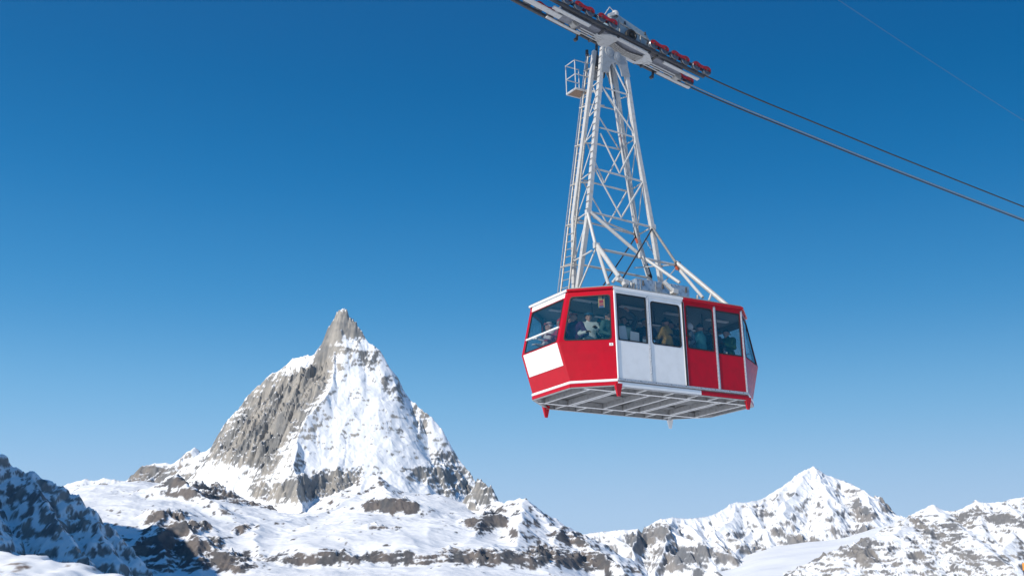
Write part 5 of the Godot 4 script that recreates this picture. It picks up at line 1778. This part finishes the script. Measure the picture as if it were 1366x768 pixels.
func objects() -> void:
	var frame := Transform3D(Basis(Vector3(0.84996, -0.00195, -0.52684), Vector3(-0.02355, 0.99885, -0.04169), Vector3(0.52632, 0.04784, 0.84894)), Vector3(3.838, 6.771, -33.317))
	var car := thing("cable_car")
	car.transform = frame
	tag(car, "red and white cable car full of passengers hanging from its lattice hanger and wheeled carriage", "cable car")
	cabin(car)
	hanger(car)
	carriage(car)

	# notices fixed inside the glass
	for q in [[-1.98, 1.09, 0.26, 0.4, 0.06, Color(0.55, 0.68, 0.75)], [-1.62, 1.09, 0.3, 0.28, -0.02, Color(0.6, 0.7, 0.74)], [-1.28, 1.1, 0.12, 0.1, 0.0, Color(0.5, 0.66, 0.72)]]:
		var s := Shape.new()
		s.beam(Vector3(q[0], q[1], W - 0.06), Vector3(q[0] - q[4], q[1] + q[3], W - 0.07), q[2], 0.004, Vector3(0, 0, 1))
		var n := put("paper_notice", s, paint(q[5], 0.8), car)
		n.set_meta("label", "pale paper sheet behind the first door window")
	var nm := Shape.new()
	var nd := (Vector3(-A, 0, W) - Vector3(E_TOP.x * -1.0, 0, E_TOP.y)).normalized()
	var np := Vector3(-2.52, 2.16, 1.48) 
	nm.beam(np - nd * 0.085, np + nd * 0.085, 0.02, 0.34, Vector3.UP)
	var poster := put("poster", nm, paint(Color(0.62, 0.5, 0.2), 0.7), car)
	var nout := Vector3(-nd.z, 0, nd.x)
	if nout.z < 0:
		nout = -nout
	for q in [[-0.06, 0.0, 0.11, 0.09, Color(0.5, 0.03, 0.05)], [-0.06, -0.09, 0.11, 0.06, Color(0.55, 0.12, 0.12)], [0.02, 0.11, 0.05, 0.1, Color(0.03, 0.03, 0.04)], [-0.07, -0.15, 0.13, 0.05, Color(0.1, 0.16, 0.35)]]:
		var s := Shape.new()
		var o: Vector3 = np + nout * 0.013 + Vector3(0, q[1], 0)
		s.beam(o + nd * float(q[0]), o + nd * float(q[0] + q[2]), 0.004, q[3], Vector3.UP)
		put("poster_block", s, paint(q[4], 0.7), poster)

	# ropes
	var iron := worn(Color(0.06, 0.06, 0.065), Color(0.03, 0.03, 0.032), 0.3, 0.4, 15, 0.5, 0.6)
	var bright := worn(Color(0.3, 0.28, 0.25), Color(0.16, 0.15, 0.14), 0.3, 0.4, 16, 0.5, 0.6)
	var alu_dull := paint(Color(0.14, 0.14, 0.14), 0.5)
	var near := []
	var far := []
	var haul := []
	var x := -60.0
	while x < 110.0:
		near.append(on_rope(x, -0.1, -0.02))
		far.append(on_rope(x, -0.97, -0.02))
		x += 0.5 if absf(x) < 8.0 else 4.0
	for k in 30:
		var t := 2.4 + k * k * 0.13
		haul.append(on_rope(t, -0.62, -0.2 + 0.0 * t))
	rope("track_rope", "dark rope nearest to the viewer, under the red wheels of the cable car", near, 0.027, iron, frame, "")
	rope("track_rope", "lower dark rope on the far side of the cable car", far, 0.027, iron, frame, "")
	rope("haul_rope", "paler thin rope leaving the right end of the carriage just above the lower dark rope", haul, 0.017, bright, frame, "")
	var other := []
	for k in 60:
		var t := -40.0 + k * 2.5
		other.append(Vector3(t, 33.1 - 0.325 * t + 0.0012 * t * t, -12.0))
	rope("distant_rope", "thin faint rope of the other track in the upper right sky", other, 0.008, alu_dull, frame, "")

	# marker pole at the right edge
	var p := thing("marker_pole", Vector3(8.53, 0, -20.0))
	tag(p, "slim dark snow marker pole with an orange top at the lower right edge", "pole")
	var s := Shape.new()
	s.tube(Vector3(0.02, -0.1, 0), Vector3(0, 1.85, 0), 0.024, 12)
	put("shaft", s, paint(Color(0.03, 0.03, 0.05), 0.5), p)
	s = Shape.new()
	s.lathe(Vector3(0, 1.85, 0), Vector3.UP, [Vector2(0, 0.027), Vector2(0.1, 0.027), Vector2(0.12, 0.02), Vector2(0.125, 0)], 14)
	put("orange_top", s, paint(Color(0.75, 0.27, 0.03), 0.5), p)
	s = Shape.new()
	s.lathe(Vector3(0.012, 0.9, 0), Vector3.UP, [Vector2(0, 0.027), Vector2(0.2, 0.027)], 14)
	put("pale_band", s, paint(Color(0.7, 0.66, 0.55), 0.5), p)

	# passengers
	var skin := StandardMaterial3D.new()
	skin.vertex_color_use_as_albedo = true
	skin.roughness = 0.75
	var head := head_field()
	var hand := hand_field()
	var rest := figure(Vector3(-0.24, 0.98, -0.22), Vector3(0.25, 0.96, -0.18), head, hand)
	var hold := figure(Vector3(-0.12, 1.22, -0.36), Vector3(0.14, 1.12, -0.34), head, hand)
	var reach := figure(Vector3(-0.16, 1.86, -0.1), Vector3(0.24, 1.02, -0.24), head, hand)
	var face := Color(0.45, 0.28, 0.21)
	var tan_face := Color(0.36, 0.2, 0.14)
	var black := Color(0.02, 0.02, 0.025)
	var navy := Color(0.03, 0.045, 0.09)
	var bm := paint(black, 0.35)
	var wm := paint(Color(0.75, 0.76, 0.78), 0.35)
	var lens := paint(Color(0.05, 0.14, 0.22), 0.1)
	var amber := paint(Color(0.3, 0.08, 0.05), 0.12)
	var list := [
		["passenger in a pale mint jacket and goggles at the left of the corner window", -2.62, 1.0, 2.7, hold, [Color(0.55, 0.68, 0.66), black, face, black, black], "helmet", bm, lens],
		["tall passenger in a dark green jacket with black hair behind the corner window", -2.2, 1.0, 3.5, reach, [Color(0.05, 0.13, 0.12), navy, face, Color(0.6, 0.62, 0.62), black], "hair", bm, null],
		["passenger in a teal jacket and grey hood at the right of the corner window", -1.86, 0.85, 2.4, hold, [Color(0.06, 0.2, 0.19), black, face, Color(0.65, 0.66, 0.66), black], "hood", paint(Color(0.3, 0.33, 0.34), 0.7), null],
		["passenger with a white helmet at the left end window", -3.02, -0.35, 1.3, hold, [Color(0.62, 0.63, 0.66), navy, face, Color(0.7, 0.7, 0.7), black], "helmet", wm, amber],
		["passenger in a crimson jacket and red hat at the left end window", -2.95, 0.12, 1.5, hold, [Color(0.4, 0.03, 0.08), Color(0.25, 0.05, 0.2), face, Color(0.55, 0.03, 0.04), black], "beanie", paint(Color(0.5, 0.02, 0.04), 0.8), null],
		["passenger in a black jacket and black helmet at the right of the left end window", -2.85, 0.5, 2.0, rest, [black, navy, face, black, black], "helmet", bm, amber],
		["passenger in a plum jacket deep behind the left end window", -2.4, -0.25, 1.9, rest, [Color(0.16, 0.04, 0.15), black, tan_face, black, black], "hair", paint(Color(0.06, 0.035, 0.02), 0.6), null],
		["passenger in a mustard yellow jacket with a dark hat behind the second white door", -0.3, 1.15, 0.35, hold, [Color(0.42, 0.28, 0.06), navy, tan_face, black, black], "beanie", paint(Color(0.015, 0.015, 0.02), 0.8), null],
		["passenger in navy with goggles at the left of the second white door", -0.86, 0.95, 2.6, rest, [navy, black, face, black, black], "helmet", paint(Color(0.08, 0.1, 0.12), 0.35), lens],
		["passenger in a grey jacket between the yellow jacket and the goggles", -0.6, 0.35, 3.0, rest, [Color(0.13, 0.15, 0.16), black, face, black, black], "hair", paint(Color(0.03, 0.02, 0.015), 0.6), null],
		["passenger in a white hood at the left of the first red door", 0.62, 1.05, 1.0, rest, [Color(0.1, 0.16, 0.22), black, face, Color(0.7, 0.72, 0.72), black], "hood", wm, null],
		["passenger in a bright turquoise jacket behind the first red door", 0.98, 1.1, 0.5, hold, [Color(0.08, 0.36, 0.38), navy, face, black, black], "beanie", paint(Color(0.03, 0.04, 0.06), 0.8), null],
		["passenger in a dark jacket and dark helmet at the left of the last red door", 1.5, 1.05, 2.9, rest, [Color(0.03, 0.04, 0.06), black, face, Color(0.5, 0.52, 0.52), black], "helmet", bm, lens],
		["passenger in a green jacket and black cap at the right of the last red door", 2.08, 1.0, 1.9, hold, [Color(0.03, 0.12, 0.045), black, face, black, black], "beanie", bm, null],
		["cabin attendant in a dark jacket behind the control desk of the first white door", -1.5, 0.8, 2.4, reach, [Color(0.05, 0.07, 0.09), black, face, face, black], "hair", paint(Color(0.05, 0.03, 0.02), 0.6), null],
		["passenger in a purple jacket low at the left edge of the corner window", -2.98, 0.8, 2.2, rest, [Color(0.06, 0.02, 0.1), black, face, black, black], "helmet", paint(Color(0.05, 0.05, 0.06), 0.35), amber],
		["passenger in charcoal with a grey helmet deep behind the corner window", -2.05, 0.1, 2.9, hold, [Color(0.04, 0.045, 0.05), black, tan_face, black, black], "helmet", paint(Color(0.2, 0.21, 0.22), 0.35), lens],
		["passenger in a pale blue jacket deep behind the first white door", -1.25, 0.25, 2.8, hold, [Color(0.3, 0.45, 0.52), navy, face, black, black], "helmet", paint(Color(0.25, 0.4, 0.45), 0.35), lens],
		["passenger in black with a blue helmet where white and red doors meet", 0.2, 0.8, 2.6, rest, [black, black, face, black, black], "helmet", paint(Color(0.03, 0.1, 0.25), 0.35), amber],
		["passenger in deep teal with a dark helmet deep behind the first red door", 0.75, 0.3, 3.1, rest, [Color(0.03, 0.12, 0.13), black, face, black, black], "helmet", bm, lens],
		["passenger in dark brown with dark hair deep behind the last red door", 1.75, 0.4, 2.2, hold, [Color(0.07, 0.045, 0.03), black, tan_face, black, black], "hair", paint(Color(0.02, 0.015, 0.01), 0.6), null],
		["passenger in navy with a grey beanie at the far right end of the cabin", 2.5, 0.35, 1.6, rest, [navy, black, face, black, black], "beanie", paint(Color(0.12, 0.13, 0.14), 0.8), null],
		["passenger in black with a black helmet low between the two red doors", 1.22, 0.85, 2.9, rest, [black, black, face, black, black], "helmet", bm, amber],
		["passenger in black with dark hair at the far left of the second white door", -1.0, 0.6, 2.9, rest, [black, black, face, black, black], "hair", paint(Color(0.02, 0.014, 0.01), 0.6), null],
		["passenger in dark grey with a black beanie right of the yellow jacket", -0.02, 1.0, 2.3, hold, [Color(0.05, 0.055, 0.06), black, tan_face, black, black], "beanie", bm, null],
		["passenger in midnight blue with a grey helmet at the left of the first red door", 0.36, 1.05, 2.6, hold, [Color(0.02, 0.03, 0.06), black, face, black, black], "helmet", paint(Color(0.4, 0.42, 0.44), 0.35), lens],
		["passenger in dark olive with goggles between dark helmet and green jacket", 1.8, 0.85, 2.7, rest, [Color(0.04, 0.05, 0.03), black, face, black, black], "helmet", bm, lens],
		["passenger in black with a dark red helmet deep at the left of the corner window", -2.75, 0.45, 2.4, rest, [black, navy, face, black, black], "helmet", paint(Color(0.2, 0.02, 0.03), 0.35), amber],
		["passenger in charcoal with a teal beanie behind the papers of the first white door", -1.9, 0.5, 2.7, rest, [Color(0.04, 0.045, 0.05), black, face, black, black], "beanie", paint(Color(0.04, 0.2, 0.22), 0.8), null],
	]
	for q in list:
		person(q[0], Vector3(q[1], 0.206, q[2] + (0.3 if q[2] > 0.7 and absf(q[1]) < 2.3 else 0.0)), q[3], q[4], q[5], q[6], q[7], q[8], skin, frame)
	for q in [[-2.66, 0.02, "pair of grey skis held upright behind the left end window"], [1.95, 0.55, "pair of pale skis held upright behind the last red door"]]:
		var k := thing("skis")
		k.transform = frame * Transform3D(Basis(), Vector3(q[0], 0.21, q[1]))
		tag(k, q[2], "skis")
		for o in [0.0, 0.075]:
			var sk := Shape.new()
			sk.beam(Vector3(o, 0, 0), Vector3(o + 0.01, 1.55, 0), 0.07, 0.012, Vector3(0, 0, 1))
			sk.beam(Vector3(o + 0.01, 1.55, 0), Vector3(o + 0.01, 1.68, 0.035), 0.066, 0.01, Vector3(0, 0, 1))
			var so := put("ski", sk, paint(Color(0.5, 0.53, 0.56) if o == 0.0 else Color(0.16, 0.18, 0.2), 0.3), k)
			var bd := Shape.new()
			bd.beam(Vector3(o, 0.72, 0.02), Vector3(o, 0.98, 0.02), 0.05, 0.04, Vector3(0, 0, 1))
			put("binding", bd, bm, so)
